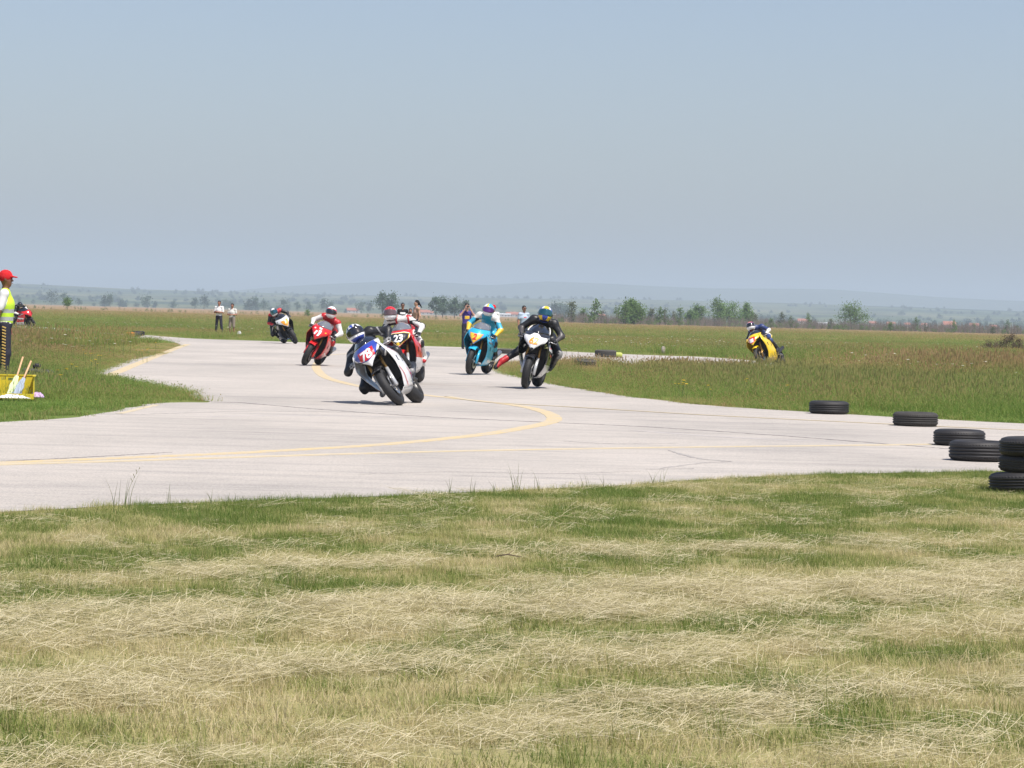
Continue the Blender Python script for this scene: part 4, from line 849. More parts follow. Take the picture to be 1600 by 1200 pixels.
# 23, red with black plate
M = bikeM(633, 601, -9, -9, .98)
b23 = motorcycle('red motorcycle with black plate numbered 23 following behind the white one', M, dict(body=red, belly=white, tank=red, screen=scc, fender=red,
    plates=[('plate_border', [(-.215, .915), (-.19, .79), (-.05, .70), (.05, .70), (.19, .79), (.215, .915), (.11, .96), (-.11, .96)], .004, wl_), ('plate_trim', [(-.203, .91), (-.18, .795), (-.045, .71), (.045, .71), (.18, .795), (.203, .91), (.105, .95), (-.105, .95)], .0065, yell), ('number_plate', [(-.19, .905), (-.168, .80), (-.04, .722), (.04, .722), (.168, .80), (.19, .905), (.10, .94), (-.10, .94)], .009, bbk), ('running_lamp', diamond(0, .745, .03, .03, 0, 8), .011, ly)],
    num=('23', .19, 0, .845, 0, .05, wl_, .035)))
def pick23(c, b, V): 
    o = b.copy(); ax = np.abs(c[:, 0]); tor = (b == 0) & (ax < .12) & (c[:, 2] > .95); st = ((ax > .10) & (ax < .14) & (c[:, 2] > 1.0)) | ((c[:, 2] > 1.235) & (ax > .08) & (ax < .2)); o[st] = 1; o[(ax > .14) & (c[:, 2] < 1.17) & (c[:, 2] > .93) & (b == 0) & (c[:, 1] > .5)] = 2; return o
rider('rider in white leathers and red topped helmet sitting behind plate 23', M, dict(mats=[lw, lr, lb_, lg], map=dict(foreL=2, slider=2, thighL=2), pick=pick23, hpal=[white, red, bbk], visor=vis_c, hrot=(6, 14, 4), boot=[lw, lr], glove=lb_,
    hpick=lambda az, el: 1 if el > 22 and abs(az) < 70 else (2 if abs(az) > 62 and el < 16 and abs(az) < 120 else 0), j=dict(head=(-.19, .42, 1.33), neck=(-.14, .57, 1.24), chest=(-.06, .75, 1.14), shL=(-.28, .58, 1.20), shR=(.10, .58, 1.20), elL=(-.42, .52, 1.0), elR=(.36, .53, 1.03))))

# 11, all red
M = bikeM(474, 571.5, -9, 25)
motorcycle('all red motorcycle numbered 11 leaning to the right in the bend', M, dict(body=red, tank=red, screen=scc, fender=red, fork=red, stripes=[(white, [((.2, .75), (.5, .8), .03)]), (yell, [((.5, .92), (.7, .95), .03)])],
    plates=[('sponsor_patch', diamond(-.13, .915, .03, .02, 20), .005, wl_), ('sponsor_patch', diamond(.15, .90, .025, .018, -20), .005, ly), ('sponsor_patch', diamond(0, .965, .05, .02, 0), .005, wl_)], bars=True))
rider('rider in red leathers with white arms and white topped helmet on the all red motorcycle', M, dict(mats=[lr, lw, lb_], map=dict(armL=1, foreL=1, foreR=1, armR=1, thighL=2, thighR=2, shinL=2, shinR=2), hpal=[white, red, bbk], visor=vis_d, hrot=(4, 12, -14), boot=[lb_, lb_],
    hpick=lambda az, el: 0 if (el > 30 and abs(az) < 60) or el < -30 else 1, j=dict(head=(-.03, .40, 1.37), neck=(-.01, .55, 1.27))))

# black with orange plate, far left
M = bikeM(463, 537.5, 20, -31, 1.13)
motorcycle('black motorcycle with white and orange nose leaning at the far side of the bend', M, dict(body=bbk, nose=white, tank=bbk, exm=drk, swing=drk, fork=drk, plates=[('number_plate', [(-.13, .92), (-.10, .77), (0, .70), (.10, .77), (.13, .92)], .005, oran)], num=('7', .14, .01, .85, 0, .15, wl_, .03)))
rider('rider in black leathers with red shoulders and a dark helmet on the black motorcycle', M, dict(mats=[lb_, lr, lw], map=dict(yoke=1, foreL=1), hpal=[bbk, white, blue], visor=vis_m, hrot=(-8, 14, 6), boot=[lb_, lb_],
    hpick=lambda az, el: 1 if (el > 26 and abs(az) < 26) or (el < -34) else 0, j=dict(head=(-.08, .36, 1.27), pel=(-.08, .98, .94), knL=(-.40, .68, .60), hiL=(-.17, .96, .9))))

# 2, sky blue
M = bikeM(733, 586, -14, 10, 1.0)
motorcycle('sky blue motorcycle numbered 2 on a yellow nose plate riding upright', M, dict(body=cyan, tank=cyan, screen=scc, fender=cyan, fork=cyan, belly=cyan, stripes=[(yell, [((.0, .20), (.5, .30), .02)]), (bbk, [((.1, .36), (.6, .40), .05)]), (silv, [((.3, .85), (.9, .9), .06)])],
    plates=[('plate_edge', [(-.155, .90), (-.12, .79), (0, .675), (.12, .79), (.155, .90)], .004, pink), ('number_plate', [(-.14, .895), (-.108, .795), (0, .692), (.108, .795), (.14, .895)], .0065, ly)], num=('2', .17, .0, .825, 0, .1, red, .04)))
def pickb(c, b, V):
    o = b.copy(); ax = np.abs(c[:, 0]); o[(ax > .17) & (ax < .24) & (b == 0) & (c[:, 2] < 1.2) & (c[:, 2] > 1.0) & (c[:, 1] > .52)] = 3; o[(c[:, 2] > 1.21) & (ax > .10)] = 1; return o
rider('rider in sky blue and white leathers with yellow arm patches on the sky blue motorcycle', M, dict(mats=[lc, lw, ly, lb_], map=dict(foreL=2, foreR=2, slider=3, hips=0), pick=pickb, hpal=[white, cyan, yell], visor=vis_p, hrot=(10, 8, 0), boot=[lb_, lb_],
    hpick=lambda az, el: (2 if -24 < az < 0 and el > 20 else (1 if (0 <= az < 60 and el > 20) or abs(az) > 60 else 0)), j=dict(head=(.03, .46, 1.42), neck=(0, .60, 1.31), chest=(0, .77, 1.18), shL=(-.185, .62, 1.27), shR=(.185, .62, 1.27), elL=(-.36, .56, 1.05), elR=(.36, .56, 1.05), toL=(-.30, .86, .36))))

# 62, white nose on black
M = bikeM(819.5, 608, -9, 11, 1.02)
motorcycle('black and white motorcycle numbered 62 in orange nearest the right grass', M, dict(body=bbk, nose=bbk, side=bbk, belly=silv, tank=bbk, fender=bbk, screen=scr, screen_highlight=white, stripes=[(white, [((.05, .36), (.6, .42), .10)]), (red, [((.1, .33), (.4, .35), .03), ((.2, .50), (.45, .54), .04)])],
    plates=[('number_plate', [(-.225, .92), (-.19, .80), (-.05, .68), (.05, .68), (.19, .80), (.225, .92), (.10, .93), (.04, .985), (-.04, .985), (-.10, .93)], .006, white), ('headlamp_plug', diamond(0, .70, .03, .03, 0, 8), .012, blk)], num=('62', .17, .0, .85, 0, .15, oran, .03)))
rider('rider in black leathers with yellow and blue helmet stretching one leg out sideways', M, dict(mats=[lb_, ldg, lg], map=dict(slider=2, foreL=1, foreR=1), hpal=[blue, yell, white], visor=vis_m, hrot=(10, 20, 0), boot=[lb_, lb_], bootL=[lr, lb_], shaft=.09, glove=lb_,
    hpick=lambda az, el: 1 if (abs(az) < 20 and 18 < el < 60) or (el < -26 and 22 < abs(az) < 75) or (40 < az < 80 and el < 10) else (2 if 20 <= abs(az) < 45 and el > 20 else 0),
    j=dict(head=(.02, .40, 1.33), neck=(0, .58, 1.25), pel=(.03, .98, .95), hiL=(-.06, .96, .92), hiR=(.12, .96, .92), knL=(-.30, .64, .63), anL=(-.56, .46, .36), toL=(-.63, .38, .24), knR=(.36, .62, .70), anR=(.25, .98, .46))))

# yellow
M = bikeM(1193, 573, -28, -25, 1.0)
motorcycle('yellow motorcycle with red nose crossing the grass field on the right', M, dict(body=yell, nose=yell, tank=yell, fender=yell, fork=gold, plates=[('plate_edge', diamond(0, .82, .15, .14), .004, red), ('number_plate', diamond(0, .81, .09, .085), .0075, white)], exm=drk))
rider('rider in dark blue and white leathers with red and white helmet on the yellow motorcycle', M, dict(mats=[ld, lw, lb_, lr], map=dict(foreR=1, hips=1, shinR=2, shinL=2, armL=2), hpal=[white, red, blue], visor=vis_d, hrot=(16, 18, 6), boot=[lb_, lb_],
    hpick=lambda az, el: 1 if el > 26 or abs(az) > 110 else (2 if 20 < abs(az) < 60 and el > 12 else 0), j=dict(head=(-.06, .40, 1.30), pel=(-.04, .98, .95))))
# red and white, far left behind the marshal
M = bikeM(51, 514.5, 52, -22, 1.0)
motorcycle('red and white motorcycle half hidden behind the man in the yellow vest', M, dict(body=red, nose=red, belly=white, tank=red, tail=red, fender=blk, fork=drk, stripes=[(white, [((.1, .1), (.9, .25), .06), ((.1, .5), (.9, .45), .08)])]))
rider('rider in black leathers and dark helmet partly hidden behind the man in the yellow vest', M, dict(mats=[lb_, lw, lb_], map=dict(foreR=1, foreL=1), hpal=[bbk, white], visor=vis_d, hrot=(-20, 6, 0), boot=[lb_, lb_], hpick=lambda az, el: 0, j=dict(head=(-.03, .42, 1.30))))
# ------------------------------------------------------------------ people on foot (local frame: facing -Y, feet at z=0)
def cloth(name, col, bump=.35): return mat(name, col, .85, 0, .10, 6, bump=bump, bscale=14, spec=.2)
sk_t = mat('tanned_skin', (.33, .155, .10), .55, 0, .08, 20); sk_l = mat('light_skin', (.50, .29, .21), .55, 0, .08, 20); sk_d = mat('dark_tanned_skin', (.20, .085, .05), .55, 0, .08, 20)
hair_d = mat('dark_hair', (.018, .014, .012), .6, 0, .3, 60); eye_m = mat('eye_dark', (.02, .015, .012), .3); lip = mat('lips', (.28, .09, .08), .6); glass = mat('sunglass_lens', (.01, .01, .012), .08, coat=1.)
def person(label, loc, face, o, s=1.):
    M = Matrix.Translation(loc) @ Matrix.Rotation(R(face), 4, 'Z') @ Matrix.Scale(s, 4); t = empty('person', label, 'person', M)
    j = dict(pel=(0, .01, .95), chest=(0, .0, 1.25), neck=(0, .01, 1.46), shL=(-.185, .01, 1.41), shR=(.185, .01, 1.41), elL=(-.25, .03, 1.13), elR=(.25, .03, 1.13), wrL=(-.26, -.04, .89), wrR=(.26, -.04, .89), hiL=(-.09, .01, .92), hiR=(.09, .01, .92), knL=(-.11, -.02, .50), knR=(.11, -.02, .50), anL=(-.12, .02, .09), anR=(.12, .02, .09), head=(0, -.01, 1.635))
    j.update(o.get('j', {})); V_ = {k: np.array(v, float) for k, v in j.items()}; sk, sh, pa, x3 = 0, 1, 2, 3
    st = o.get('stout', 1.); top = o.get('top', sh); slv = o.get('sleeve', .6); leg = o.get('leg', 1.); mid = lambda a, b, q: V_[a] * (1 - q) + V_[b] * q
    hem = V_['pel'] + [0, 0, o.get('hem', -.04) + .08]
    pr = [(V_['pel'], V_['pel'] + [0, 0, .02], .125 * st, .12 * st, pa, (1.2, .95, 1)), (hem + [0, 0, .05], V_['chest'], .142 * st, .150 * st, top, (1.15, .82, 1)), (V_['chest'], V_['neck'] - [0, 0, .10], .150 * st, .10, top, (1.2, .8, 1)), (V_['shL'], V_['shR'], .068, .068, top), (V_['neck'] - [0, 0, .05], V_['head'], .056, .05, sk),
          (V_['head'] + [0, .015, .035], V_['head'] + [0, .0, .0], .088, .082, sk, (.92, 1.08, 1)), (V_['head'] + [0, -.03, -.055], V_['head'] + [0, -.045, -.07], .055, .04, sk, (1, 1, 1), .03), (V_['head'] + [0, -.088, .012], V_['head'] + [0, -.106, -.022], .011, .016, sk, (1, 1, 1), .012),
          (V_['head'] + [-.082, .005, -.01], V_['head'] + [-.084, .01, .02], .014, .017, sk, (.6, 1, 1.3), .01), (V_['head'] + [.082, .005, -.01], V_['head'] + [.084, .01, .02], .014, .017, sk, (.6, 1, 1.3), .01)]
    for q in 'LR':
        sl_m = top
        pr += [(V_['sh' + q], mid('sh' + q, 'el' + q, slv), .066, .064 if slv > 0 else .05, sl_m), (mid('sh' + q, 'el' + q, min(slv, .3)), V_['el' + q], .048, .041, sk), (V_['el' + q], V_['wr' + q], .042, .027, sk)]
        if leg >= 1: pr += [(V_['hi' + q], V_['kn' + q], .095, .070, pa), (V_['kn' + q], V_['an' + q] + [0, 0, .0], .070, .060, pa)]
        else: pr += [(V_['hi' + q], mid('kn' + q, 'an' + q, .06), .10, .08, pa), (V_['kn' + q], V_['an' + q], .055, .036, sk)]
    me, cen = sdf_mesh(pr, .02, .03, 'body')
    if 'pick' in o:
        base = np.zeros(len(me.polygons), np.int32); me.polygons.foreach_get('material_index', base); me.polygons.foreach_set('material_index', o['pick'](cen, base).astype(np.int32))
    link('body', me, (o['mats'] + [o['mats'][-1]] * 4)[:4], t, True); hd = Vector(V_['head'])
    if 'hair' in o: solid_of('hair', [(hd + Vector((0, .025, .055)), hd + Vector((0, .03, .03)), .092, .092, 0, (.95, 1.05, 1)), (hd + Vector((0, .05, 0)), hd + Vector((0, .05, -.03)), .075, .06, 0)] + o.get('hairx', lambda h: [])(hd), .016, .02, o['hair'], t)
    if 'cap' in o:
        solid_of('cap', [(hd + Vector((0, .01, .065)), hd + Vector((0, .015, .045)), .094, .098, 0, (.97, 1.1, .95)), (hd + Vector((-.05, -.10, .05)), hd + Vector((.05, -.10, .05)), .02, .02, 0, (1, 1.6, .5)), (hd + Vector((-.035, -.15, .04)), hd + Vector((.035, -.15, .04)), .018, .018, 0, (1, 1.6, .5))], .014, .02, o['cap'], t)
    for q in (-1, 1):
        if o.get('shades'): MB().box(hd + Vector((q * .034, -.096, .02)), (.056, .012, .034)).build('sunglass_lens', glass, t, False)
        else: MB().box(hd + Vector((q * .032, -.089, .02)), (.022, .012, .010)).build('eye', eye_m, t, False)
    MB().box(hd + Vector((0, -.097, -.052)), (.045, .012, .009)).build('mouth', lip, t, False)
    for q, sg in (('L', -1), ('R', 1)):
        w = Vector(V_['wr' + q]); f = Vector(o.get('hf' + q, (0, -.15, -1))); hand('hand', t, w, f, o.get('hp' + q, (-sg, 0, 0)), -sg if o.get('hs', 1) > 0 else sg, o.get('curl', 22), o['mats'][0], 1.0)
        an = Vector(V_['an' + q]); fw = Vector(o.get('toe' + q, (0, -1, 0))).normalized()
        solid_of('shoe', [(an + Vector((0, 0, .02)), an - Vector((0, 0, .03)), .047, .045, 0), (an - Vector((0, 0, .045)) - fw * .03, an - Vector((0, 0, .05)) + fw * .17, .042, .036, 0, (1, 1, .95))], .016, .02, o['shoe'], t)
    return t
def footP(px, py): return G(px, py)
wsh = cloth('white_shirt', (.74, .74, .73)); tee = cloth('off_white_tee', (.62, .60, .57)); nav = cloth('dark_trousers', (.035, .035, .05)); kha = cloth('khaki_shorts', (.26, .22, .18)); blkc = cloth('black_tee', (.02, .02, .022)); pur = cloth('purple_tee', (.07, .05, .22)); lbl = cloth('pale_blue_tee', (.42, .50, .62)); jea = cloth('dark_jeans', (.045, .055, .085)); hiv = cloth('lime_safety_vest', (.55, .80, .06)); redc = cloth('red_cap_cloth', (.58, .02, .025)); brs = mat('black_shoe', (.02, .02, .02), .5); wsho = mat('white_shoe', (.6, .6, .58), .6)
fold = dict(elL=(-.27, -.02, 1.17), elR=(.27, -.02, 1.17), wrL=(.06, -.20, 1.16), wrR=(-.05, -.22, 1.20))
# two men watching at the left
person('man in white shirt and dark trousers with folded arms at the far track edge', footP(341.5, 522.0), -18, dict(mats=[sk_t, wsh, nav], hair=hair_d, shoe=brs, j=dict(anL=(-.16, .02, .09), knL=(-.13, 0, .5), anR=(.20, .0, .09), knR=(.15, -.02, .5), elL=(-.25, -.02, 1.14), elR=(.25, -.03, 1.14), wrL=(.04, -.21, 1.16), wrR=(-.06, -.23, 1.19)), hfL=(1, -.1, 0), hfR=(-1, .1, 0), hpL=(0, 1, 0), hpR=(0, 1, 0), sleeve=.75, hem=-.06), .95)
person('man in off white tee and khaki knee shorts beside the white shirted man', footP(362, 523.5), -15, dict(mats=[sk_t, tee, kha], hair=hair_d, shoe=wsho, leg=.5, j=dict(elL=(-.25, 0, 1.14), elR=(.26, 0, 1.14), wrL=(-.10, -.26, 1.14), wrR=(.02, -.26, 1.14)), hfL=(1, -.3, 0), hfR=(-1, -.1, 0), hpL=(0, 1, 0), hpR=(0, 1, 0), stout=1.05), .88)
# group behind rider 23
person('man in black tee and sunglasses standing behind the rider of number 23', footP(628, 533), 5, dict(mats=[sk_t, blkc, nav, wsh], hair=hair_d, shoe=brs, shades=True, pick=lambda c, b: np.where((b == 1) & (c[:, 1] < -.05) & (np.abs(c[:, 0]) < .12) & (c[:, 2] > 1.24) & (c[:, 2] < 1.33), 3, b)), 1.0)
person('person in white holding up a camera beside the shirtless man', footP(640, 534), 0, dict(mats=[sk_t, wsh, wsh], hair=hair_d, shoe=wsho, j=dict(elL=(-.26, -.14, 1.26), elR=(.26, -.14, 1.26), wrL=(-.08, -.26, 1.50), wrR=(.08, -.26, 1.50)), hfL=(.1, -.2, 1), hfR=(-.1, -.2, 1), hpL=(1, -.3, 0), hpR=(-1, -.3, 0)), .86)
def hx(h): return [(h + Vector((0, .08, .05)), h + Vector((0, .20, -.10)), .055, .02, 0), (h + Vector((0, .10, .02)), h + Vector((.02, .24, -.18)), .04, .015, 0)]
person('shirtless man in dark jeans with a black head scarf tied behind', footP(649.5, 536.5), -65, dict(mats=[sk_l, sk_l, jea], hair=blkc, hairx=hx, shoe=brs, top=0, sleeve=0., stout=1.0, j=dict(elR=(.25, .05, 1.12), wrR=(.26, -.02, .88), elL=(-.25, -.05, 1.15), wrL=(-.18, -.22, 1.02))), 1.06)
cam_m = mat('black_camera', (.02, .02, .02), .4)
def camera_thing(label, M, side='L'):
    t = empty('camera', label, 'camera', M); MB().box((0, 0, 0), (.12, .06, .08)).build('camera_body', cam_m, t, False); MB().tube([(0, -.03, 0), (0, -.10, 0)], .032, 12).build('lens', cam_m, t); return t
# photographer and people behind the blue bike
pz = footP(728, 545.5)
person('photographer in purple tee holding a camera to his face left of the sky blue rider', pz, 10, dict(mats=[sk_l, pur, nav, ly], hair=hair_d, shoe=brs, j=dict(elL=(-.27, -.12, 1.30), elR=(.27, -.12, 1.30), wrL=(-.09, -.19, 1.56), wrR=(.09, -.19, 1.56)), hfL=(.2, -.2, 1), hfR=(-.2, -.2, 1), hpL=(1, 0, 0), hpR=(-1, 0, 0), pick=lambda c, b: np.where((b == 1) & (c[:, 1] < -.06) & (np.abs(c[:, 0]) < .09) & (c[:, 2] > 1.16) & (c[:, 2] < 1.28), 3, b)), .98)
camera_thing('black camera held by the photographer in the purple tee', Matrix.Translation(pz + Vector((0, 0, .04))) @ Matrix.Rotation(R(10), 4, 'Z') @ Matrix.Translation((0, -.16, 1.58)))
p2 = footP(640, 534); camera_thing('black camera raised by the person in white beside the shirtless man', Matrix.Translation(p2 + Vector((0, -.26 * .86, 1.54 * .86))) @ Matrix.Scale(.9, 4))
person('person in a red cap mostly hidden behind the sky blue rider', footP(770, 541), 10, dict(mats=[sk_t, wsh, nav], cap=redc, shoe=brs), .98)
person('man in pale blue tee and sunglasses standing behind the rider with the stretched leg', footP(817.5, 543), 25, dict(mats=[sk_t, lbl, jea, redc], hair=hair_d, shoe=brs, shades=True, pick=lambda c, b: np.where((b == 1) & (c[:, 1] < -.06) & (np.abs(c[:, 0]) < .06) & (c[:, 2] > 1.25) & (c[:, 2] < 1.29), 3, b)), .98)
# marshal at the left edge
mp = footP(6, 603)
def mpick(c, b):
    o = b.copy(); return o
ms = person('marshal in red cap and lime safety vest looking right at the left edge', mp, 96, dict(mats=[sk_d, wsh, nav], shoe=brs, cap=redc, sleeve=.72, hem=-.08, stout=1.02, j=dict(head=(0, -.0, 1.625), elL=(-.25, .09, 1.13), wrL=(-.26, .11, .88))), 1.02)
vp = [((0, .01, 1.00), (0, .0, 1.25), .150, .156, 0, (1.17, .86, 1)), ((0, 0, 1.25), (0, .01, 1.37), .157, .112, 0, (1.2, .82, 1)), ((-.125, .01, 1.425), (.125, .01, 1.425), .073, .073, 0)]
band = mat('reflective_band', (.50, .52, .54), .35, .3, .05, 10)
solid_of('safety_vest', vp, .02, .03, [hiv, band], ms, lambda c, b: np.where(((np.abs(c[:, 2] - 1.02) < .028) | (np.abs(c[:, 2] - 1.14) < .028)), 1, b))
for q in (-1,):   # gold chequered seam down the trouser leg
    for k in range(16):
        z = .90 - .046 * k; xx = q * (.222 - .045 * (k / 16)); MB().box((xx - (-.005), .0, z), (.022, .06, .019), rot=Matrix.Rotation(R(20), 3, 'X')).build('trouser_check', mat('gold_print', (.62, .42, .12), .6), ms, False)

# ------------------------------------------------------------------ tyres
tyl = mat('worn_tyre_black', (.020, .019, .020), .62, 0, .3, 9, bump=.2); tyd = mat('dusty_worn_tyre', (.040, .037, .034), .8, 0, .6, 5, bump=.3); tyo = mat('orange_tyre_paint', (.62, .20, .03), .7, 0, .3, 12); tyg = mat('dusty_tyre', (.07, .066, .06), .9, 0, .3, 9, bump=.2)
def tyre(label, loc, rad=.29, w=.185, tilt=(0, 0), m=tyl, grp=None, half=None, name='tyre', ribs=True, rz=None):
    # sidewalls, shoulder blocks and circumferential grooves, lying flat
    r0 = rad * .62; prof = [(r0, .03), (r0 + .012, .012), (rad * .80, .0), (rad * .93, .012), (rad * .975, .035)]
    z = .035; gr = 4
    for g_ in range(gr):
        z1 = .035 + (w - .07) * (g_ + 1) / gr; prof += [(rad * .995 + .003 * math.sin(math.pi * (g_ + .5) / gr), z + .008), (rad * .995 + .003 * math.sin(math.pi * (g_ + .5) / gr), z1 - .008)]
        if g_ < gr - 1: prof += [(rad * .965, z1 - .005), (rad * .965, z1 + .002)]
        z = z1
    prof += [(rad * .975, w - .035), (rad * .93, w - .012), (rad * .80, w), (r0 + .012, w - .012), (r0, w - .03), (r0 + .012, w - .045), (rad * .86, w * .62), (rad * .86, w * .38), (r0 + .012, .045)]
    b = MB(); b.lathe(prof, 72, (0, 0, 0), 'Z', close=True); mats = [m]
    if half: mats = [m, half]; L = len(prof); b.mi = [1 if (math.cos((k // L + .5) / 72 * 6.283) < .05) else 0 for k in range(len(b.f))]
    for k in range(60):    # tread sipes on the shoulders as raised blocks
        a = k * 2 * math.pi / 60; c = Vector((math.cos(a), math.sin(a), 0)); rot = Matrix.Rotation(a, 3, 'Z')
        for zz in (.036, w - .036): b.box(c * rad * .972 + Vector((0, 0, zz)), (.009, .022, .014), (1 if half and math.cos(a) < .05 else 0), rot)
    o = b.build(name, mats, None, True); o.matrix_world = Matrix.Translation(loc) @ Matrix.Rotation(R(tilt[0]), 4, 'X') @ Matrix.Rotation(R(tilt[1]), 4, 'Y') @ Matrix.Rotation(rz or random.random() * 6, 4, 'Z'); tag(o, label, 'tyre', grp)
    try: o.data.shade_smooth_by_angle = None
    except Exception: pass
    return o
grp = 'old car tyres marking the track edge'; Z = Vector((0, 0, .005))
tyre('black tyre lying at the grass edge, farthest of those on the right tarmac', G(1295, 647) + Z, .290, .185, (0, 0), grp=grp)
tyre('black tyre lying flat on the tarmac, second of the row towards the camera', G(1430, 666) + Z, .295, .18, (0, 0), tyd, grp)
tyre('black tyre partly hidden behind the larger tyre on the right tarmac', G(1498.5, 696.5) + Z, .285, .175, (0, 0), grp=grp)
tyre('large ribbed tyre lying nearest on the tarmac beside the tyre stack', G(1529, 720.5) + Z, .292, .195, (0, 0), grp=grp)
b0 = G(1604, 769); tyre('bottom tyre of the stack at the right frame edge, half in grass', b0 + Vector((0, 0, .0)), .30, .16, (-2, -2), grp=grp)
tyre('middle tyre of the stack at the right frame edge', b0 + Vector((.055, .01, .155)), .285, .138, (0, 1), tyd, grp); tyre('top tyre of the stack at the right frame edge', b0 + Vector((.06, -.01, .292)), .29, .15, (0, -1), grp=grp)
tyre('tyre lying across the end of the far road strip behind the right grass', G(946, 558.5) + Vector((0, 0, .012)), .36, .24, (0, 0), tyg, grp)
tyre('tyre sunk in the right grass between the two black riders and the far strip', G(914, 574.5) + Vector((0, 0, .02)), .30, .20, (4, 2), tyg, grp)
tyre('tyre on the far road strip between the blue rider and the number 62 rider', G(791, 553.5) + Vector((0, 0, .02)), .34, .17, (0, 0), tyg, grp)
tyre('flat tyre in the grass behind the yellow flag crate', G(59, 593) + Vector((0, 0, .05)), .27, .13, (0, 4), tyg, grp)
tyre('small black tyre lying on the flat one in the left grass', G(57, 593) + Vector((0, .0, .185)), .07, .09, (0, 0), tyl)
tyre('half orange painted tyre in the grass at the far left bend', G(208, 527.5) + Vector((0, 0, .03)), .31, .19, (0, 0), tyg, grp, half=tyo, rz=.2)
tyre('black tyre just behind the half orange painted one', G(216, 526.3) + Vector((0, 0, .05)), .27, .20, (0, 0), tyl, grp)

# ------------------------------------------------------------------ flag crate, flags, cloths
ycr = mat('yellow_crate_plastic', (.62, .50, .03), .5, 0, .12, 6); wood = mat('pale_wood_stick', (.60, .36, .20), .6, 0, .15, 12)
cc = G(14, 627); CM = Matrix.Translation(cc + Vector((0, .25, .03))) @ Matrix.Rotation(R(8), 4, 'Z'); cr = empty('crate', 'yellow plastic crate with a hand slot standing in the left grass', 'crate', CM); W_, D_, H_ = .56, .38, .30; T_ = .012
def wallp(name, bx): MB_ = MB(); [MB_.box(*q) for q in bx]; MB_.build(name, ycr, cr, False)
wallp('back_wall', [((0, D_ / 2, H_ * .39), (W_, T_, H_ * .78)), ((0, D_ / 2, H_ * .95), (W_, T_, H_ * .10)), ((-W_ * .31, D_ / 2, H_ * .84), (W_ * .38, T_, H_ * .12)), ((W_ * .31, D_ / 2, H_ * .84), (W_ * .38, T_, H_ * .12))])
wallp('side_wall', [((-W_ / 2, 0, H_ / 2), (T_, D_ - T_, H_))]); wallp('side_wall', [((W_ / 2, 0, H_ / 2), (T_, D_ - T_, H_))]); wallp('front_wall', [((0, -D_ / 2, H_ * .12), (W_, T_, H_ * .24))]); wallp('floor_panel', [((0, 0, .006), (W_ - 2 * T_, D_ - 2 * T_, T_))])
wallp('rim', [((0, D_ / 2 + .004, H_ + .008), (W_ + .03, .035, .016)), ((W_ / 2 + .004, -.02, H_ + .008), (.035, D_, .016)), ((-W_ / 2 - .004, -.02, H_ + .008), (.035, D_, .016))])
def flag(label, a, b, cm, seed):
    a, b = Vector(a), Vector(b); t = empty('flag', label, 'flag', CM @ Matrix.Translation(a)); ax = (b - a); MB().tube([(0, 0, 0), ax], .0125, 8).build('stick', wood, t)
    r = random.Random(seed); L = ax.length * .55; d = ax.normalized(); sd = d.orthogonal().normalized(); s2 = d.cross(sd)
    def f(u, v):
        an = u * 2 * math.pi; rr = (.018 + .038 * (1 - v) ** .8) * (1 + .35 * math.sin(an * 4 + v * 5 + seed) + .15 * math.sin(an * 7 - v * 9)); return d * (L * v - .02) + (sd * math.cos(an) + s2 * math.sin(an)) * rr + Vector((0, 0, -.02 * math.sin(an * 2) * (1 - v)))
    MB().grid(f, 28, 12).build('flag_cloth', cm, t)
fy = cloth('pale_lime_flag_cloth', (.62, .70, .42)); fb_ = cloth('grey_blue_flag_cloth', (.36, .42, .52)); wc = cloth('white_rag_cloth', (.72, .73, .76)); pc = cloth('lilac_rag_cloth', (.50, .36, .60)); gc = cloth('dark_grey_rag_cloth', (.07, .08, .08))
flag('pale lime flag rolled on a wooden stick, left one leaning in the crate', (-.02, -.10, .03), (.12, .20, .55), fy, 1); flag('grey blue flag rolled on a wooden stick, right one leaning in the crate', (.05, -.12, .03), (.23, .16, .50), fb_, 2)
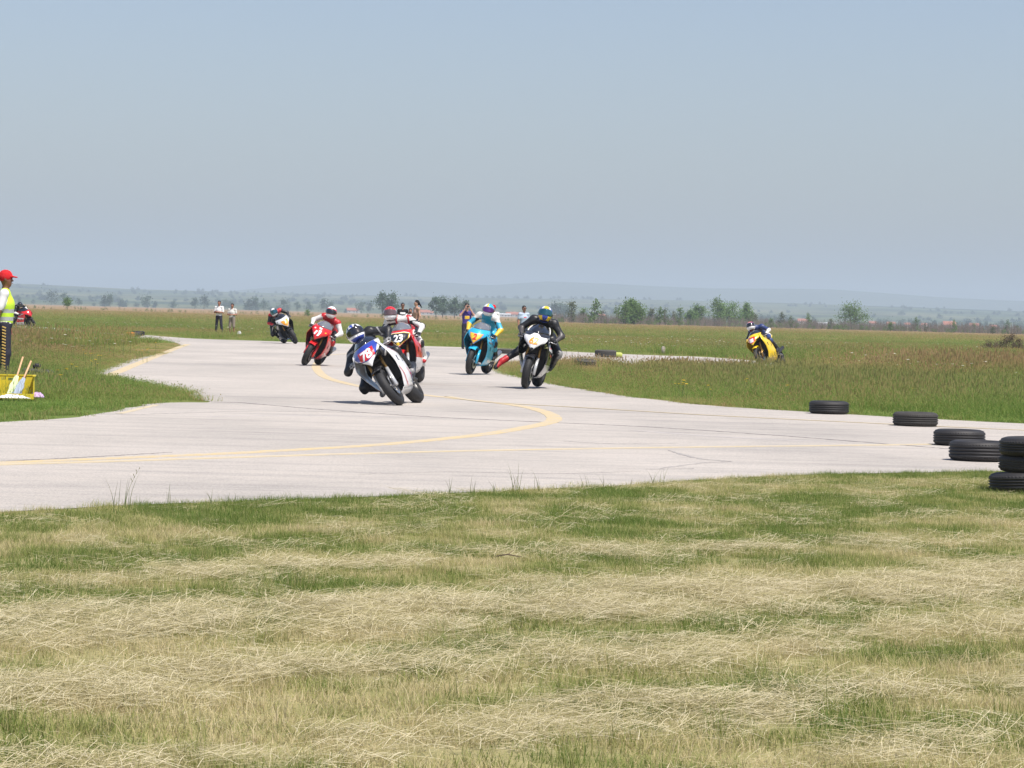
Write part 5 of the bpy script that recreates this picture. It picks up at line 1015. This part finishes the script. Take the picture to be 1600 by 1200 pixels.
def rag(label, loc, sx, sy, h, cm, seed, rz=0):
    def f(u, v):
        a = u * 2 * math.pi; r = math.sqrt(max(v, 0)); k = 1 + .22 * math.sin(a * 3 + seed) + .12 * math.sin(a * 7 + seed * 2); x, y = sx * r * k * math.cos(a), sy * r * k * math.sin(a)
        z = h * (1 - r ** 2.4) * (.75 + .35 * math.sin(9 * x / sx + seed) * math.cos(7 * y / sy + seed)) + .004; return Vector((x, y, max(z, .003)))
    o = MB().grid(f, 36, 10).build('cloth', cm, None, True, .004); o.matrix_world = Matrix.Translation(loc) @ Matrix.Rotation(rz, 4, 'Z'); tag(o, label, 'cloth')
rag('crumpled white cloth on the grass in front of the yellow crate', G(24, 627) + Vector((-.04, -.10, .04)), .20, .07, .05, wc, 1); rag('lilac cloth lying crumpled right of the yellow crate', G(58, 627) + Vector((0, 0, .05)), .095, .08, .075, pc, 4, .2); rag('grey blue cloth bundle hanging over the crate corner', G(30, 622) + Vector((0, -.05, .05)), .09, .07, .16, fb_, 7); rag('dark grey cloth bundle inside the shadow of the flags', G(27, 624) + Vector((0, -.16, .06)), .05, .05, .09, gc, 9)
# plastic bag and marker stone
rag('white plastic bag lying on the grass right of the two spectators', G(374, 525) + Vector((0, 0, .08)), .10, .07, .16, wc, 11)
mk = MB(); mk.lathe([(.0, .0), (.14, .0), (.13, .25), (.11, .42), (.05, .47), (0, .475)], 10, axis='Z'); o = mk.build('marker_stone', mat('weathered_marker_stone', (.36, .31, .28), .9, 0, .25, 6, bump=.3), None, True); o.matrix_world = Matrix.Translation(P(1037, 108)) @ Matrix.Rotation(R(4), 4, 'Y') @ Matrix.Scale(.62, 4); tag(o, 'pale weathered marker stone in the field beyond the far strip', 'marker stone')
yb = MB(); yb.box((0, 0, .08), (.32, .25, .16)); o = yb.build('sandbag', mat('lime_plastic_sack', (.45, .50, .12), .7, 0, .2, 6), None, False); bv = o.modifiers.new('b', 'BEVEL'); bv.width = .07; bv.segments = 3; o.location = G(965, 558.5) + Vector((0, 0, .012)); tag(o, 'yellow green sack beside the tyre on the far strip', 'sack')
# twigs on the mown grass
tw = mat('twig_bark', (.10, .07, .05), .9)
for px, py, L_, a, lb in ((1570, 1, 0, 0, ''),):
    pass
t_ = MB(); t_.tube([(0, 0, .05), (.06, .01, .06), (.13, -.01, .05)], [.003, .0035, .002], 5); t_.tube([(.06, .01, .06), (.09, .04, .08)], [.002, .001], 4); o = t_.build('twig', tw); o.location = G(775, 884); tag(o, 'short dark twig lying on the mown grass near the middle', 'twig')
